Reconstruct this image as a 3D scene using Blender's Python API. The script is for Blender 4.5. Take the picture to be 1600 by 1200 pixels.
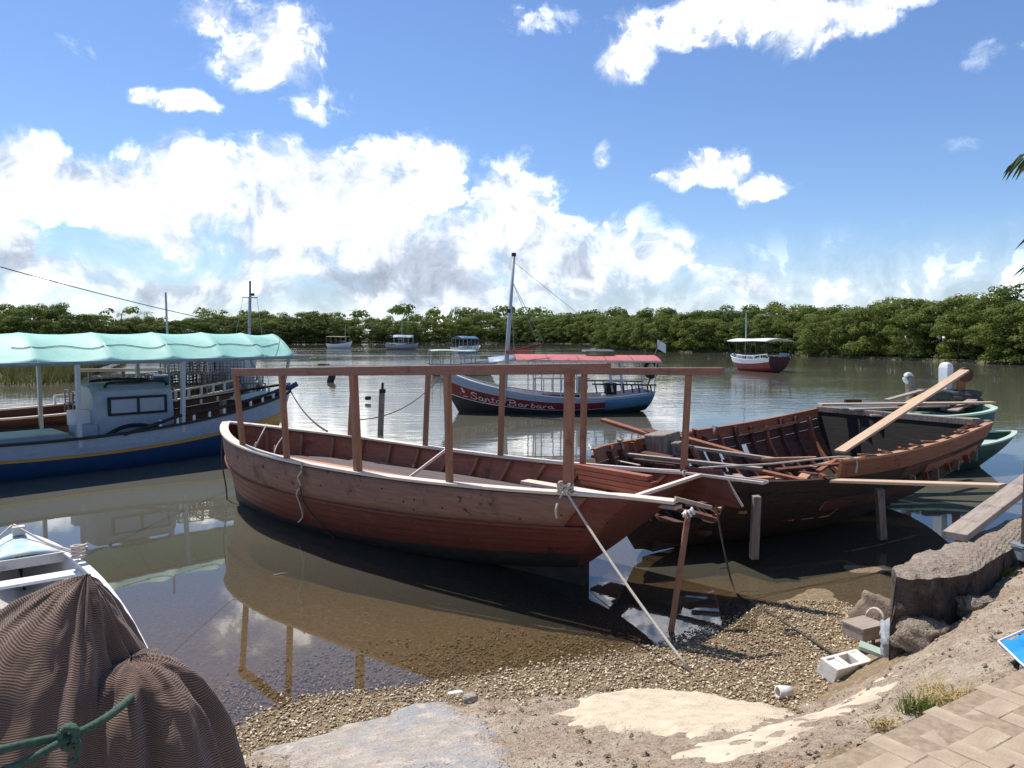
import bpy, bmesh, math, random
import numpy as np
from mathutils import Vector, Matrix, noise as mnoise
R = math.radians
random.seed(7); rng = np.random.default_rng(7)
scene = bpy.context.scene
for o in list(bpy.data.objects): bpy.data.objects.remove(o)
col = scene.collection

# ------------------------------------------------------------------ camera
F, CH = 1200.0, 2.7                     # focal length in photo pixels (1600 wide), eye height over the water
TH = math.atan(78 / 1200)
cd = bpy.data.cameras.new('camera'); cam = bpy.data.objects.new('camera', cd); col.objects.link(cam)
cd.sensor_width = 36; cd.lens = F / 1600 * 36; cd.clip_start = .05; cd.clip_end = 5000
cam.location = (0, 0, CH); cam.rotation_euler = (math.pi / 2 - TH, 0, 0)
scene.camera = cam
scene.render.resolution_x, scene.render.resolution_y = 1024, 768
scene.view_settings.view_transform = 'Standard'; scene.view_settings.look = 'None'
scene.view_settings.exposure = 0.28; scene.view_settings.gamma = 1
# ------------------------------------------------------------------ sun
SUN_EL, SUN_AZ = R(60), R(-44)          # azimuth clockwise from +Y (the view direction)
sd = bpy.data.lights.new('sun', 'SUN'); so = bpy.data.objects.new('sun', sd); col.objects.link(so)
sd.energy = 4.8; sd.angle = R(.5); sd.color = (1, .95, .87)
sv = Vector((math.sin(SUN_AZ) * math.cos(SUN_EL), math.cos(SUN_AZ) * math.cos(SUN_EL), math.sin(SUN_EL)))
so.rotation_euler = sv.to_track_quat('Z', 'Y').to_euler()

def ray(px, py):
    c, s = math.cos(TH), math.sin(TH); a, b = px - 800, py - 600
    return Vector((a, F * c - b * s, -(F * s + b * c)))
def un(px, py, z=None, Y=None):
    d = ray(px, py); t = (z - CH) / d.z if z is not None else Y / d.y
    return Vector((0, 0, CH)) + d * t
def proj(p):
    z = p[2] - CH; c, s = math.cos(TH), math.sin(TH); fw = p[1] * c - z * s
    return 800 + F * p[0] / fw, 600 - F * (z * c + p[1] * s) / fw

# ------------------------------------------------------------------ sky with clouds (by direction)
W = bpy.data.worlds.new('World'); scene.world = W; W.use_nodes = True
def build_world():
    nt = W.node_tree; nt.nodes.clear(); N = nt.nodes; Lk = nt.links
    def nd(t, **k):
        n = N.new(t)
        for a, b in k.items(): setattr(n, a, b)
        return n
    def m(op, a, b=None, c=None, clamp=False):
        n = nd('ShaderNodeMath', operation=op, use_clamp=clamp)
        for i, v in enumerate((a, b, c)):
            if v is None: continue
            if isinstance(v, (int, float)): n.inputs[i].default_value = v
            else: Lk.new(v, n.inputs[i])
        return n.outputs[0]
    def mr(v, a, b, c=0, d=1, smooth=True):
        n = nd('ShaderNodeMapRange', interpolation_type='SMOOTHSTEP' if smooth else 'LINEAR')
        Lk.new(v, n.inputs[0])
        for i, x in enumerate((a, b, c, d)): n.inputs[1 + i].default_value = x
        return n.outputs[0]
    def vm(op, a, b):
        n = nd('ShaderNodeVectorMath', operation=op)
        for i, v in enumerate((a, b)):
            if isinstance(v, tuple): n.inputs[i].default_value = v
            else: Lk.new(v, n.inputs[i])
        return n
    tc = nd('ShaderNodeTexCoord'); sp = nd('ShaderNodeSeparateXYZ'); Lk.new(tc.outputs['Generated'], sp.inputs[0])
    az = m('ARCTAN2', sp.outputs[0], sp.outputs[1]); el = m('ARCSINE', sp.outputs[2])
    cb = nd('ShaderNodeCombineXYZ'); Lk.new(az, cb.inputs[0]); Lk.new(el, cb.inputs[1])
    P = cb.outputs[0]
    def fbm(vec, scale, detail=9, rough=.58, dist=0):
        n = nd('ShaderNodeTexNoise', noise_dimensions='3D'); Lk.new(vec, n.inputs['Vector'])
        n.inputs['Scale'].default_value = scale; n.inputs['Detail'].default_value = detail
        n.inputs['Roughness'].default_value = rough; n.inputs['Distortion'].default_value = dist
        return n.outputs['Fac']
    # gentle warp so that outlines billow
    wn = nd('ShaderNodeTexNoise'); Lk.new(P, wn.inputs['Vector']); wn.inputs['Scale'].default_value = 7; wn.inputs['Detail'].default_value = 5
    wv = vm('SUBTRACT', wn.outputs['Color'], (.5, .5, .5)); ws = vm('MULTIPLY', wv.outputs[0], (.10, .085, 0))
    PW = vm('ADD', P, ws.outputs[0]).outputs[0]
    def blobs(lst, src):
        acc = None
        for (cx, cy, rx, ry, st) in lst:
            d = ray(cx, cy).normalized(); a0 = math.atan2(d.x, d.y); e0 = math.asin(d.z)
            d1 = ray(cx + rx, cy).normalized(); rx_ = abs(math.atan2(d1.x, d1.y) - a0)
            d2 = ray(cx, cy - ry).normalized(); ry_ = abs(math.asin(d2.z) - e0)
            v = vm('SUBTRACT', src, (a0, e0, 0)); v = vm('MULTIPLY', v.outputs[0], (1 / rx_, 1 / ry_, 0))
            ln = nd('ShaderNodeVectorMath', operation='LENGTH'); Lk.new(v.outputs[0], ln.inputs[0])
            k = mr(ln.outputs['Value'], .35, 1.5, st, 0)
            acc = k if acc is None else m('MAXIMUM', acc, k)
        return acc
    body = blobs([(50, 280, 170, 85, 1), (250, 300, 200, 95, 1), (440, 320, 200, 105, 1), (625, 300, 135, 98, 1), (600, 390, 260, 90, 1),
        (800, 330, 95, 105, .95), (880, 400, 170, 75, 1), (1000, 415, 110, 55, .9), (1130, 445, 120, 35, .75), (120, 440, 190, 38, .78), (350, 450, 240, 40, .85),
        (720, 455, 300, 40, .9), (20, 360, 60, 100, .9), (425, 70, 95, 85, .82), (400, 15, 140, 50, .78), (305, 160, 80, 30, .80),
        (222, 137, 36, 22, .72), (500, 160, 75, 45, .58), (125, 70, 65, 32, .50), (1115, 258, 85, 42, .86), (1190, 295, 75, 26, .80), (1050, 285, 55, 22, .80),
        (930, 235, 14, 26, .55), (985, 85, 75, 48, .72), (1130, 20, 210, 52, .86), (1300, 45, 150, 50, .92), (1400, 5, 150, 40, .8), (830, 25, 85, 40, .62),
        (1500, 100, 90, 35, .38), (1560, 60, 90, 50, .38), (1250, 445, 150, 26, .55), (1480, 430, 190, 32, .5), (1505, 240, 40, 18, .28)], PW)
    # other parts of the sky: scattered cumulus of the same kind, from noise alone
    back = mr(fbm(P, 2.3, 3, .5), .52, .70, 0, .85)
    out = m('MAXIMUM', mr(m('ABSOLUTE', az), .64, .85, 0, 1), mr(el, .42, .60, 0, 1))
    body = m('MAXIMUM', body, m('MULTIPLY', back, out))
    n1 = fbm(PW, 11, 9, .66)
    n2 = fbm(vm('ADD', PW, (.014, -.024, 0)).outputs[0], 11, 4, .60)
    dens = m('ADD', m('MULTIPLY', body, .92), m('MULTIPLY', m('SUBTRACT', n1, .5), 2.1))
    alpha = m('MAXIMUM', m('MULTIPLY', mr(dens, .33, .90, 0, 1), mr(body, .15, .78, .12, 1)), mr(el, 0, R(8), .62, 0))
    relief = m('SUBTRACT', n1, n2)
    dark = blobs([(650, 432, 130, 26, 1), (460, 392, 70, 22, .7), (900, 455, 120, 20, .75), (330, 440, 110, 26, .55), (640, 300, 55, 35, .42), (60, 400, 80, 40, .5), (1120, 80, 90, 12, .3), (800, 400, 120, 30, .5)], PW)
    low = mr(el, R(1), R(9), .32, 0)
    sh = m('ADD', m('SUBTRACT', .95, m('MULTIPLY', dark, .34)), m('MULTIPLY', relief, 3.0))
    sh = m('SUBTRACT', sh, low); sh = mr(sh, .1, 1.05, .1, 1, False)
    cr = nd('ShaderNodeValToRGB'); Lk.new(sh, cr.inputs[0])
    e = cr.color_ramp.elements; e[0].position = 0; e[0].color = (.30, .36, .46, 1); e[1].position = 1; e[1].color = (1, 1, 1, 1)
    x = cr.color_ramp.elements.new(.45); x.color = (.53, .60, .71, 1)
    x = cr.color_ramp.elements.new(.75); x.color = (.84, .90, .97, 1)
    cc = vm('MULTIPLY', cr.outputs[0], (10.4, 10.4, 10.4)); hot = mr(sh, .84, 1.0, 1, 2.0); cc = vm('SCALE', cc.outputs[0], (0, 0, 0)); Lk.new(hot, cc.inputs['Scale'])
    sky = nd('ShaderNodeTexSky', sky_type='NISHITA', sun_disc=False, sun_elevation=SUN_EL, sun_rotation=SUN_AZ, air_density=1.0, dust_density=.25, ozone_density=1.6)
    mx = nd('ShaderNodeMix', data_type='RGBA'); Lk.new(alpha, mx.inputs['Factor'])
    skt = vm('MULTIPLY', sky.outputs[0], (.84, 1.0, 1.26)); Lk.new(skt.outputs[0], mx.inputs['A']); Lk.new(cc.outputs[0], mx.inputs['B'])
    bg = nd('ShaderNodeBackground'); Lk.new(mx.outputs['Result'], bg.inputs[0]); bg.inputs[1].default_value = .093
    ow = nd('ShaderNodeOutputWorld'); Lk.new(bg.outputs[0], ow.inputs[0])
W.cycles.sampling_method = 'MANUAL'; W.cycles.sample_map_resolution = 512
build_world()

# ------------------------------------------------------------------ materials
MC = {}
def mat(name, c1, c2=None, rough=.7, scale=8, stretch=(1, 1, 1), bump=.15, fine=None, spec=.35, detail=6, c3=None, s3=2.0, t3=(.55, .68), dist=.01, metallic=0, contrast=(.3, .7), trans=0, specks=None):
    """colour noise between c1 and c2 (stretched for wood grain), patches of c3 (wear, stains), bump from the same noise"""
    if name in MC: return MC[name]
    M = bpy.data.materials.new(name); M.use_nodes = True; nt = M.node_tree; N = nt.nodes; L = nt.links
    b = N['Principled BSDF']; b.inputs['Roughness'].default_value = rough; b.inputs['Specular IOR Level'].default_value = spec; b.inputs['Metallic'].default_value = metallic
    tc = N.new('ShaderNodeTexCoord'); mp = N.new('ShaderNodeMapping'); L.new(tc.outputs['Object'], mp.inputs[0]); mp.inputs['Scale'].default_value = stretch
    n = N.new('ShaderNodeTexNoise'); n.inputs['Scale'].default_value = scale; n.inputs['Detail'].default_value = detail; n.inputs['Roughness'].default_value = .62
    L.new(mp.outputs[0], n.inputs['Vector'])
    cr = N.new('ShaderNodeMapRange'); cr.inputs[1].default_value, cr.inputs[2].default_value = contrast; L.new(n.outputs['Fac'], cr.inputs[0])
    mx = N.new('ShaderNodeMix'); mx.data_type = 'RGBA'; L.new(cr.outputs[0], mx.inputs['Factor'])
    mx.inputs['A'].default_value = (*c1, 1); mx.inputs['B'].default_value = (*(c2 or c1), 1); outc = mx.outputs['Result']
    if c3:
        n3 = N.new('ShaderNodeTexNoise'); n3.inputs['Scale'].default_value = s3; n3.inputs['Detail'].default_value = 9; n3.inputs['Roughness'].default_value = .7; L.new(tc.outputs['Object'], n3.inputs['Vector'])
        r3 = N.new('ShaderNodeMapRange'); r3.inputs[1].default_value, r3.inputs[2].default_value = t3; L.new(n3.outputs['Fac'], r3.inputs[0])
        m3 = N.new('ShaderNodeMix'); m3.data_type = 'RGBA'; L.new(r3.outputs[0], m3.inputs['Factor']); L.new(outc, m3.inputs['A']); m3.inputs['B'].default_value = (*c3, 1); outc = m3.outputs['Result']
    if specks:
        for (cs, ss, th) in specks:
            n4 = N.new('ShaderNodeTexNoise'); n4.inputs['Scale'].default_value = ss; n4.inputs['Detail'].default_value = 3; L.new(tc.outputs['Object'], n4.inputs['Vector'])
            r4 = N.new('ShaderNodeMapRange'); r4.inputs[1].default_value, r4.inputs[2].default_value = th, th + .05; L.new(n4.outputs['Fac'], r4.inputs[0])
            m4 = N.new('ShaderNodeMix'); m4.data_type = 'RGBA'; L.new(r4.outputs[0], m4.inputs['Factor']); L.new(outc, m4.inputs['A']); m4.inputs['B'].default_value = (*cs, 1); outc = m4.outputs['Result']
    L.new(outc, b.inputs['Base Color'])
    if bump:
        bp = N.new('ShaderNodeBump'); bp.inputs['Strength'].default_value = bump; bp.inputs['Distance'].default_value = dist; L.new(n.outputs['Fac'], bp.inputs['Height'])
        if fine:
            nf = N.new('ShaderNodeTexNoise'); nf.inputs['Scale'].default_value = fine; nf.inputs['Detail'].default_value = 4; L.new(tc.outputs['Object'], nf.inputs['Vector'])
            b2 = N.new('ShaderNodeBump'); b2.inputs['Strength'].default_value = bump; b2.inputs['Distance'].default_value = dist * .5; L.new(nf.outputs['Fac'], b2.inputs['Height']); L.new(bp.outputs[0], b2.inputs['Normal']); bp = b2
        L.new(bp.outputs[0], b.inputs['Normal'])
    if trans:
        tr = N.new('ShaderNodeBsdfTranslucent'); L.new(outc, tr.inputs[0]); ms = N.new('ShaderNodeMixShader'); ms.inputs[0].default_value = trans
        L.new(b.outputs[0], ms.inputs[1]); L.new(tr.outputs[0], ms.inputs[2]); L.new(ms.outputs[0], N['Material Output'].inputs[0])
    MC[name] = M; return M
G1, GZ = (1, 9, 9), (9, 9, 1)
M_red = mat('red primer paint', (.118, .030, .021), (.185, .052, .034), .65, 4, (1, 6, 6), .2, 60, c3=(.20, .085, .06), s3=1.8, t3=(.54, .76), specks=[((.06, .028, .022), 5, .66), ((.26, .14, .10), 26, .72)])
M_seam = mat('caulked seam', (.075, .022, .017), (.11, .034, .025), .8, 9, bump=.1)
M_redin = mat('bare red wood', (.29, .090, .052), (.42, .15, .085), .7, 3, (1, 10, 10), .15, c3=(.13, .05, .035), s3=2)
M_tan = mat('weathered tan wood', (.20, .105, .074), (.30, .165, .118), .75, 2.5, (1, 14, 14), .2, 40, c3=(.10, .058, .045), s3=2.2, specks=[((.07, .04, .032), 7, .66), ((.30, .19, .14), 18, .70)])
M_cap = mat('sunbleached wood', (.60, .48, .385), (.74, .62, .52), .75, 3, (1, 12, 12), .2, c3=(.40, .27, .20), s3=3, t3=(.58, .72))
M_post = mat('red brown post wood', (.24, .105, .058), (.36, .175, .10), .65, 3, GZ, .2, c3=(.19, .07, .045), s3=4)
M_rail = mat('red brown rail wood', (.22, .10, .068), (.31, .155, .105), .7, 3, (1, 12, 12), .2, c3=(.15, .065, .045), s3=4)
M_deck = mat('dark deck wood', (.075, .058, .06), (.16, .12, .115), .8, 3, (1, 12, 12), .25, c3=(.2, .16, .135), s3=3, t3=(.62, .75))
M_bottom = mat('dark bottom paint', (.020, .022, .020), (.045, .045, .038), .8, 6, bump=.2)
M_wreckin = mat('dark brown wreck wood', (.075, .032, .022), (.15, .066, .042), .8, 3, (1, 10, 10), .3, c3=(.03, .02, .018), s3=3)  # deeper brown than the rust brown wood
M_wreck = mat('rust brown wreck wood', (.22, .072, .038), (.34, .135, .068), .75, 3, (1, 10, 10), .3, 50, c3=(.12, .05, .032), s3=3)
M_wrecktop = mat('worn orange wood', (.36, .17, .09), (.52, .29, .17), .75, 3, (1, 10, 10), .3, c3=(.2, .09, .06), s3=4)
M_tar = mat('charred black planking', (.030, .021, .017), (.070, .047, .034), .85, 4, (1, 8, 8), .4, c3=(.09, .06, .04), s3=5, t3=(.66, .75))
M_shadeboard = mat('shade darkened boards', (.012, .011, .010), (.03, .026, .022), .9, 4, (8, 1, 8), .4)  # shade inside the wreck painted into the transom boards' colour
M_grey = mat('grey weathered timber', (.24, .19, .155), (.40, .33, .27), .85, 3, (1, 10, 10), .35, c3=(.13, .1, .085), s3=4)
M_greyz = mat('grey weathered upright timber', (.16, .125, .105), (.34, .28, .235), .85, 3, GZ, .4, c3=(.07, .05, .045), s3=4)
M_board = mat('new pale board', (.44, .29, .185), (.58, .42, .29), .7, 3, (1, 12, 12), .15)
M_yboard = mat('yellow board', (.55, .33, .08), (.65, .42, .14), .7, 3, (1, 12, 12), .15)
M_white = mat('chalky white paint', (.62, .64, .66), (.74, .75, .76), .5, 5, bump=.06, c3=(.42, .42, .41), s3=3, t3=(.6, .72))
M_greyblue = mat('pale grey blue paint', (.24, .30, .37), (.31, .37, .445), .5, 5, (1, 3, 3), .06, c3=(.22, .27, .33), s3=2.5)
M_blue = mat('deep blue paint', (.012, .045, .13), (.02, .065, .17), .45, 4, bump=.06, c3=(.03, .06, .10), s3=2)
M_sblue = mat('worn mid blue paint', (.05, .13, .24), (.08, .18, .30), .55, 4, bump=.08, c3=(.16, .24, .32), s3=3, t3=(.6, .75))
M_cabin = mat('blue grey cabin paint', (.27, .335, .40), (.34, .405, .47), .5, 5, bump=.06, c3=(.25, .31, .38), s3=3)
M_hullred = mat('dark red hull paint', (.16, .016, .020), (.21, .025, .028), .5, 4, bump=.06, c3=(.11, .015, .018), s3=2)
M_yellow = mat('ochre yellow paint', (.50, .25, .03), (.58, .31, .05), .5, 5, bump=.06)
M_black = mat('black rubber', (.012, .012, .014), (.03, .03, .032), .7, 8, bump=.1)
M_metal = mat('grey tube metal', (.22, .25, .27), (.32, .35, .37), .5, 8, bump=.05, metallic=.3)
M_ltmetal = mat('pale blue grey pole paint', (.34, .39, .43), (.44, .49, .52), .5, 8, (6, 6, 1), .05)
M_glass = mat('dark window glass', (.10, .13, .15), (.13, .16, .18), .08, 2, bump=0, spec=.6)
M_teal = mat('pale teal awning cloth', (.30, .62, .52), (.38, .70, .60), .55, 3, bump=.15, spec=.4, dist=.03, trans=.15, c3=(.24, .50, .42), s3=1.6, t3=(.55, .75))
M_pink = mat('faded red roof paint', (.40, .10, .10), (.50, .16, .15), .7, 4, bump=.06, c3=(.36, .16, .15), s3=2)
M_rope = mat('pale rope', (.48, .41, .34), (.62, .55, .47), .9, 60, bump=.4)
M_ropedk = mat('dark wet rope', (.05, .042, .036), (.10, .08, .065), .9, 60, bump=.4)
M_ropegn = mat('green rope', (.035, .075, .05), (.075, .13, .09), .85, 90, bump=.5)
M_conc = mat('grey weathered concrete', (.30, .255, .21), (.50, .43, .36), .92, 9, bump=1.0, fine=50, c3=(.31, .315, .325), s3=2.6, t3=(.46, .62), dist=.04, specks=[((.13, .10, .08), 45, .68), ((.50, .43, .35), 7, .60), ((.40, .27, .19), 14, .67)])
M_cream = mat('cream crumbled mortar', (.48, .39, .28), (.65, .545, .40), .92, 9, bump=.8, fine=60, c3=(.38, .30, .21), s3=3.5, t3=(.54, .70), dist=.025, specks=[((.20, .145, .10), 38, .68)])
M_rough = mat('rough sandy concrete', (.28, .205, .14), (.52, .41, .30), .95, 20, bump=1.0, fine=50, c3=(.54, .45, .34), s3=2.6, t3=(.48, .66), dist=.05, specks=[((.15, .105, .075), 30, .64), ((.36, .22, .14), 8, .66)])
M_block = mat('old quay concrete', (.20, .155, .115), (.37, .30, .235), .95, 14, bump=1.0, fine=55, c3=(.45, .30, .20), s3=3, t3=(.56, .68), dist=.04)
M_paver = mat('sand coloured paver', (.34, .255, .175), (.45, .35, .25), .9, 9, bump=.5, fine=90, c3=(.50, .41, .30), s3=4, dist=.01, specks=[((.20, .145, .10), 60, .69), ((.25, .185, .125), 12, .66)])
M_soil = mat('sand joint filling', (.24, .175, .115), (.38, .29, .205), .95, 30, bump=.8, dist=.01)
M_stone = mat('grey blue stone', (.20, .215, .235), (.36, .375, .39), .85, 6, bump=.7, fine=50, c3=(.43, .36, .28), s3=3, dist=.02)
M_brown = mat('brown stone', (.17, .125, .09), (.30, .23, .17), .9, 8, bump=.8, fine=60, dist=.02)
M_wall = mat('whitewashed block', (.66, .63, .58), (.78, .75, .70), .9, 14, bump=.5, c3=(.5, .44, .37), s3=5)
M_sheet = mat('blue plastic sheet', (.01, .20, .62), (.02, .26, .72), .35, 6, bump=.1, dist=.01)
M_trunk = mat('mangrove bark', (.10, .075, .055), (.19, .15, .115), .9, 8, GZ, .4)
M_net = mat('dark trap wire', (.035, .034, .032), (.09, .085, .08), .7, 20, bump=.2)
M_nette = mat('bleached trap lath', (.13, .12, .105), (.24, .22, .19), .8, 20, bump=.2)
M_plastic = mat('cloudy plastic wrap', (.45, .48, .50), (.58, .61, .63), .35, 5, bump=.5, dist=.03)
M_green = mat('dark green hull paint', (.022, .065, .052), (.035, .09, .07), .5, 4, bump=.06)
M_ltgreen = mat('faded pale green paint', (.36, .46, .38), (.46, .55, .46), .6, 4, bump=.08, c3=(.28, .34, .28), s3=3)
M_cream2 = mat('dirty cream hull paint', (.34, .33, .22), (.42, .41, .29), .6, 4, bump=.08)
M_worn = mat('worn pale blue deck paint', (.30, .47, .54), (.42, .56, .60), .7, 6, bump=.2, c3=(.62, .60, .55), s3=7, t3=(.46, .56))
M_inner = mat('scuffed white boat inside', (.52, .49, .45), (.66, .63, .58), .75, 6, bump=.2, c3=(.36, .31, .27), s3=4)

def leafmat(name, c1, c2, tr=.3):
    M = bpy.data.materials.new(name); M.use_nodes = True; nt = M.node_tree; N = nt.nodes; L = nt.links; b = N['Principled BSDF']
    b.inputs['Roughness'].default_value = .6; b.inputs['Specular IOR Level'].default_value = .12
    at = N.new('ShaderNodeAttribute'); at.attribute_name = 'tone'
    oi = N.new('ShaderNodeObjectInfo'); ad = N.new('ShaderNodeMath'); ad.operation = 'MULTIPLY_ADD'; L.new(oi.outputs['Random'], ad.inputs[0]); ad.inputs[1].default_value = .5; L.new(at.outputs['Fac'], ad.inputs[2])
    mp = N.new('ShaderNodeMath'); mp.operation = 'MULTIPLY'; L.new(ad.outputs[0], mp.inputs[0]); mp.inputs[1].default_value = .67
    mx = N.new('ShaderNodeMix'); mx.data_type = 'RGBA'; L.new(mp.outputs[0], mx.inputs['Factor']); mx.inputs['A'].default_value = (*c1, 1); mx.inputs['B'].default_value = (*c2, 1)
    L.new(mx.outputs['Result'], b.inputs['Base Color'])
    t = N.new('ShaderNodeBsdfTranslucent'); L.new(mx.outputs['Result'], t.inputs[0]); ms = N.new('ShaderNodeMixShader'); ms.inputs[0].default_value = tr
    L.new(b.outputs[0], ms.inputs[1]); L.new(t.outputs[0], ms.inputs[2]); L.new(ms.outputs[0], N['Material Output'].inputs[0])
    return M
M_leaf = leafmat('mangrove leaves', (.062, .100, .021), (.20, .24, .052), .40)
M_palm = leafmat('palm leaves', (.035, .06, .02), (.10, .13, .04), .3)
M_reed = leafmat('marsh grass blades', (.09, .10, .03), (.20, .19, .065), .3)
M_dry = leafmat('dry grass blades', (.38, .27, .11), (.55, .42, .2), .2)
M_wet = leafmat('green grass blades', (.10, .14, .03), (.22, .24, .07), .3)

def water_mat():
    M = bpy.data.materials.new('calm estuary water'); M.use_nodes = True; nt = M.node_tree; N = nt.nodes; L = nt.links; N.remove(N['Principled BSDF'])
    geo = N.new('ShaderNodeNewGeometry'); sp = N.new('ShaderNodeSeparateXYZ'); L.new(geo.outputs['Position'], sp.inputs[0])
    def noise(scale, st, det):
        mp = N.new('ShaderNodeMapping'); mp.inputs['Scale'].default_value = st; L.new(geo.outputs['Position'], mp.inputs[0])
        n = N.new('ShaderNodeTexNoise'); n.inputs['Scale'].default_value = scale; n.inputs['Detail'].default_value = det; L.new(mp.outputs[0], n.inputs['Vector']); return n.outputs['Fac']
    def mrange(v, a, b, c, d):
        n = N.new('ShaderNodeMapRange'); n.interpolation_type = 'SMOOTHSTEP'; L.new(v, n.inputs[0])
        for i, x in enumerate((a, b, c, d)): n.inputs[1 + i].default_value = x
        return n.outputs[0]
    def mul(a, b):
        n = N.new('ShaderNodeMath'); n.operation = 'MULTIPLY'
        for i, v in enumerate((a, b)):
            if isinstance(v, (int, float)): n.inputs[i].default_value = v
            else: L.new(v, n.inputs[i])
        return n.outputs[0]
    away = mrange(sp.outputs[1], 11, 34, .035, 1)                  # sheltered by the shore, breeze outside
    patch = mrange(noise(.06, (.6, 1.6, 1), 3), .38, .66, .25, 1)     # cat's paws
    b1 = N.new('ShaderNodeBump'); b1.inputs['Distance'].default_value = .032; L.new(mul(away, patch), b1.inputs['Strength']); L.new(noise(2.2, (.45, 1, 1), 4), b1.inputs['Height'])
    b2 = N.new('ShaderNodeBump'); b2.inputs['Distance'].default_value = .09; L.new(mul(away, .22), b2.inputs['Strength']); L.new(noise(.35, (.5, 1, 1), 2), b2.inputs['Height']); L.new(b1.outputs[0], b2.inputs['Normal'])
    fr = N.new('ShaderNodeFresnel'); fr.inputs['IOR'].default_value = 1.85
    gl = N.new('ShaderNodeBsdfGlossy'); gl.inputs['Roughness'].default_value = .02; L.new(b2.outputs[0], gl.inputs['Normal'])
    tr = N.new('ShaderNodeBsdfTransparent'); tr.inputs[0].default_value = (.82, .76, .64, 1)
    df = N.new('ShaderNodeBsdfDiffuse'); df.inputs[0].default_value = (.135, .130, .098, 1)     # silt held in the water
    md = N.new('ShaderNodeMixShader'); L.new(mrange(sp.outputs[1], 5.5, 13, .12, .85), md.inputs[0]); L.new(tr.outputs[0], md.inputs[1]); L.new(df.outputs[0], md.inputs[2])
    ms = N.new('ShaderNodeMixShader'); L.new(fr.outputs[0], ms.inputs[0]); L.new(md.outputs[0], ms.inputs[1]); L.new(gl.outputs[0], ms.inputs[2]); L.new(ms.outputs[0], N['Material Output'].inputs[0])
    return M
M_water = water_mat()

def gravel_mat():
    M = mat('wet gravel and mud', (.15, .105, .058), (.27, .20, .12), .9, 22, bump=.8, fine=90, c3=(.42, .32, .19), s3=26, t3=(.56, .64), dist=.02)
    return M
M_gravel = gravel_mat()
M_land = mat('mud bank', (.08, .07, .04), (.13, .115, .06), .95, 2, bump=.3)

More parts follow.
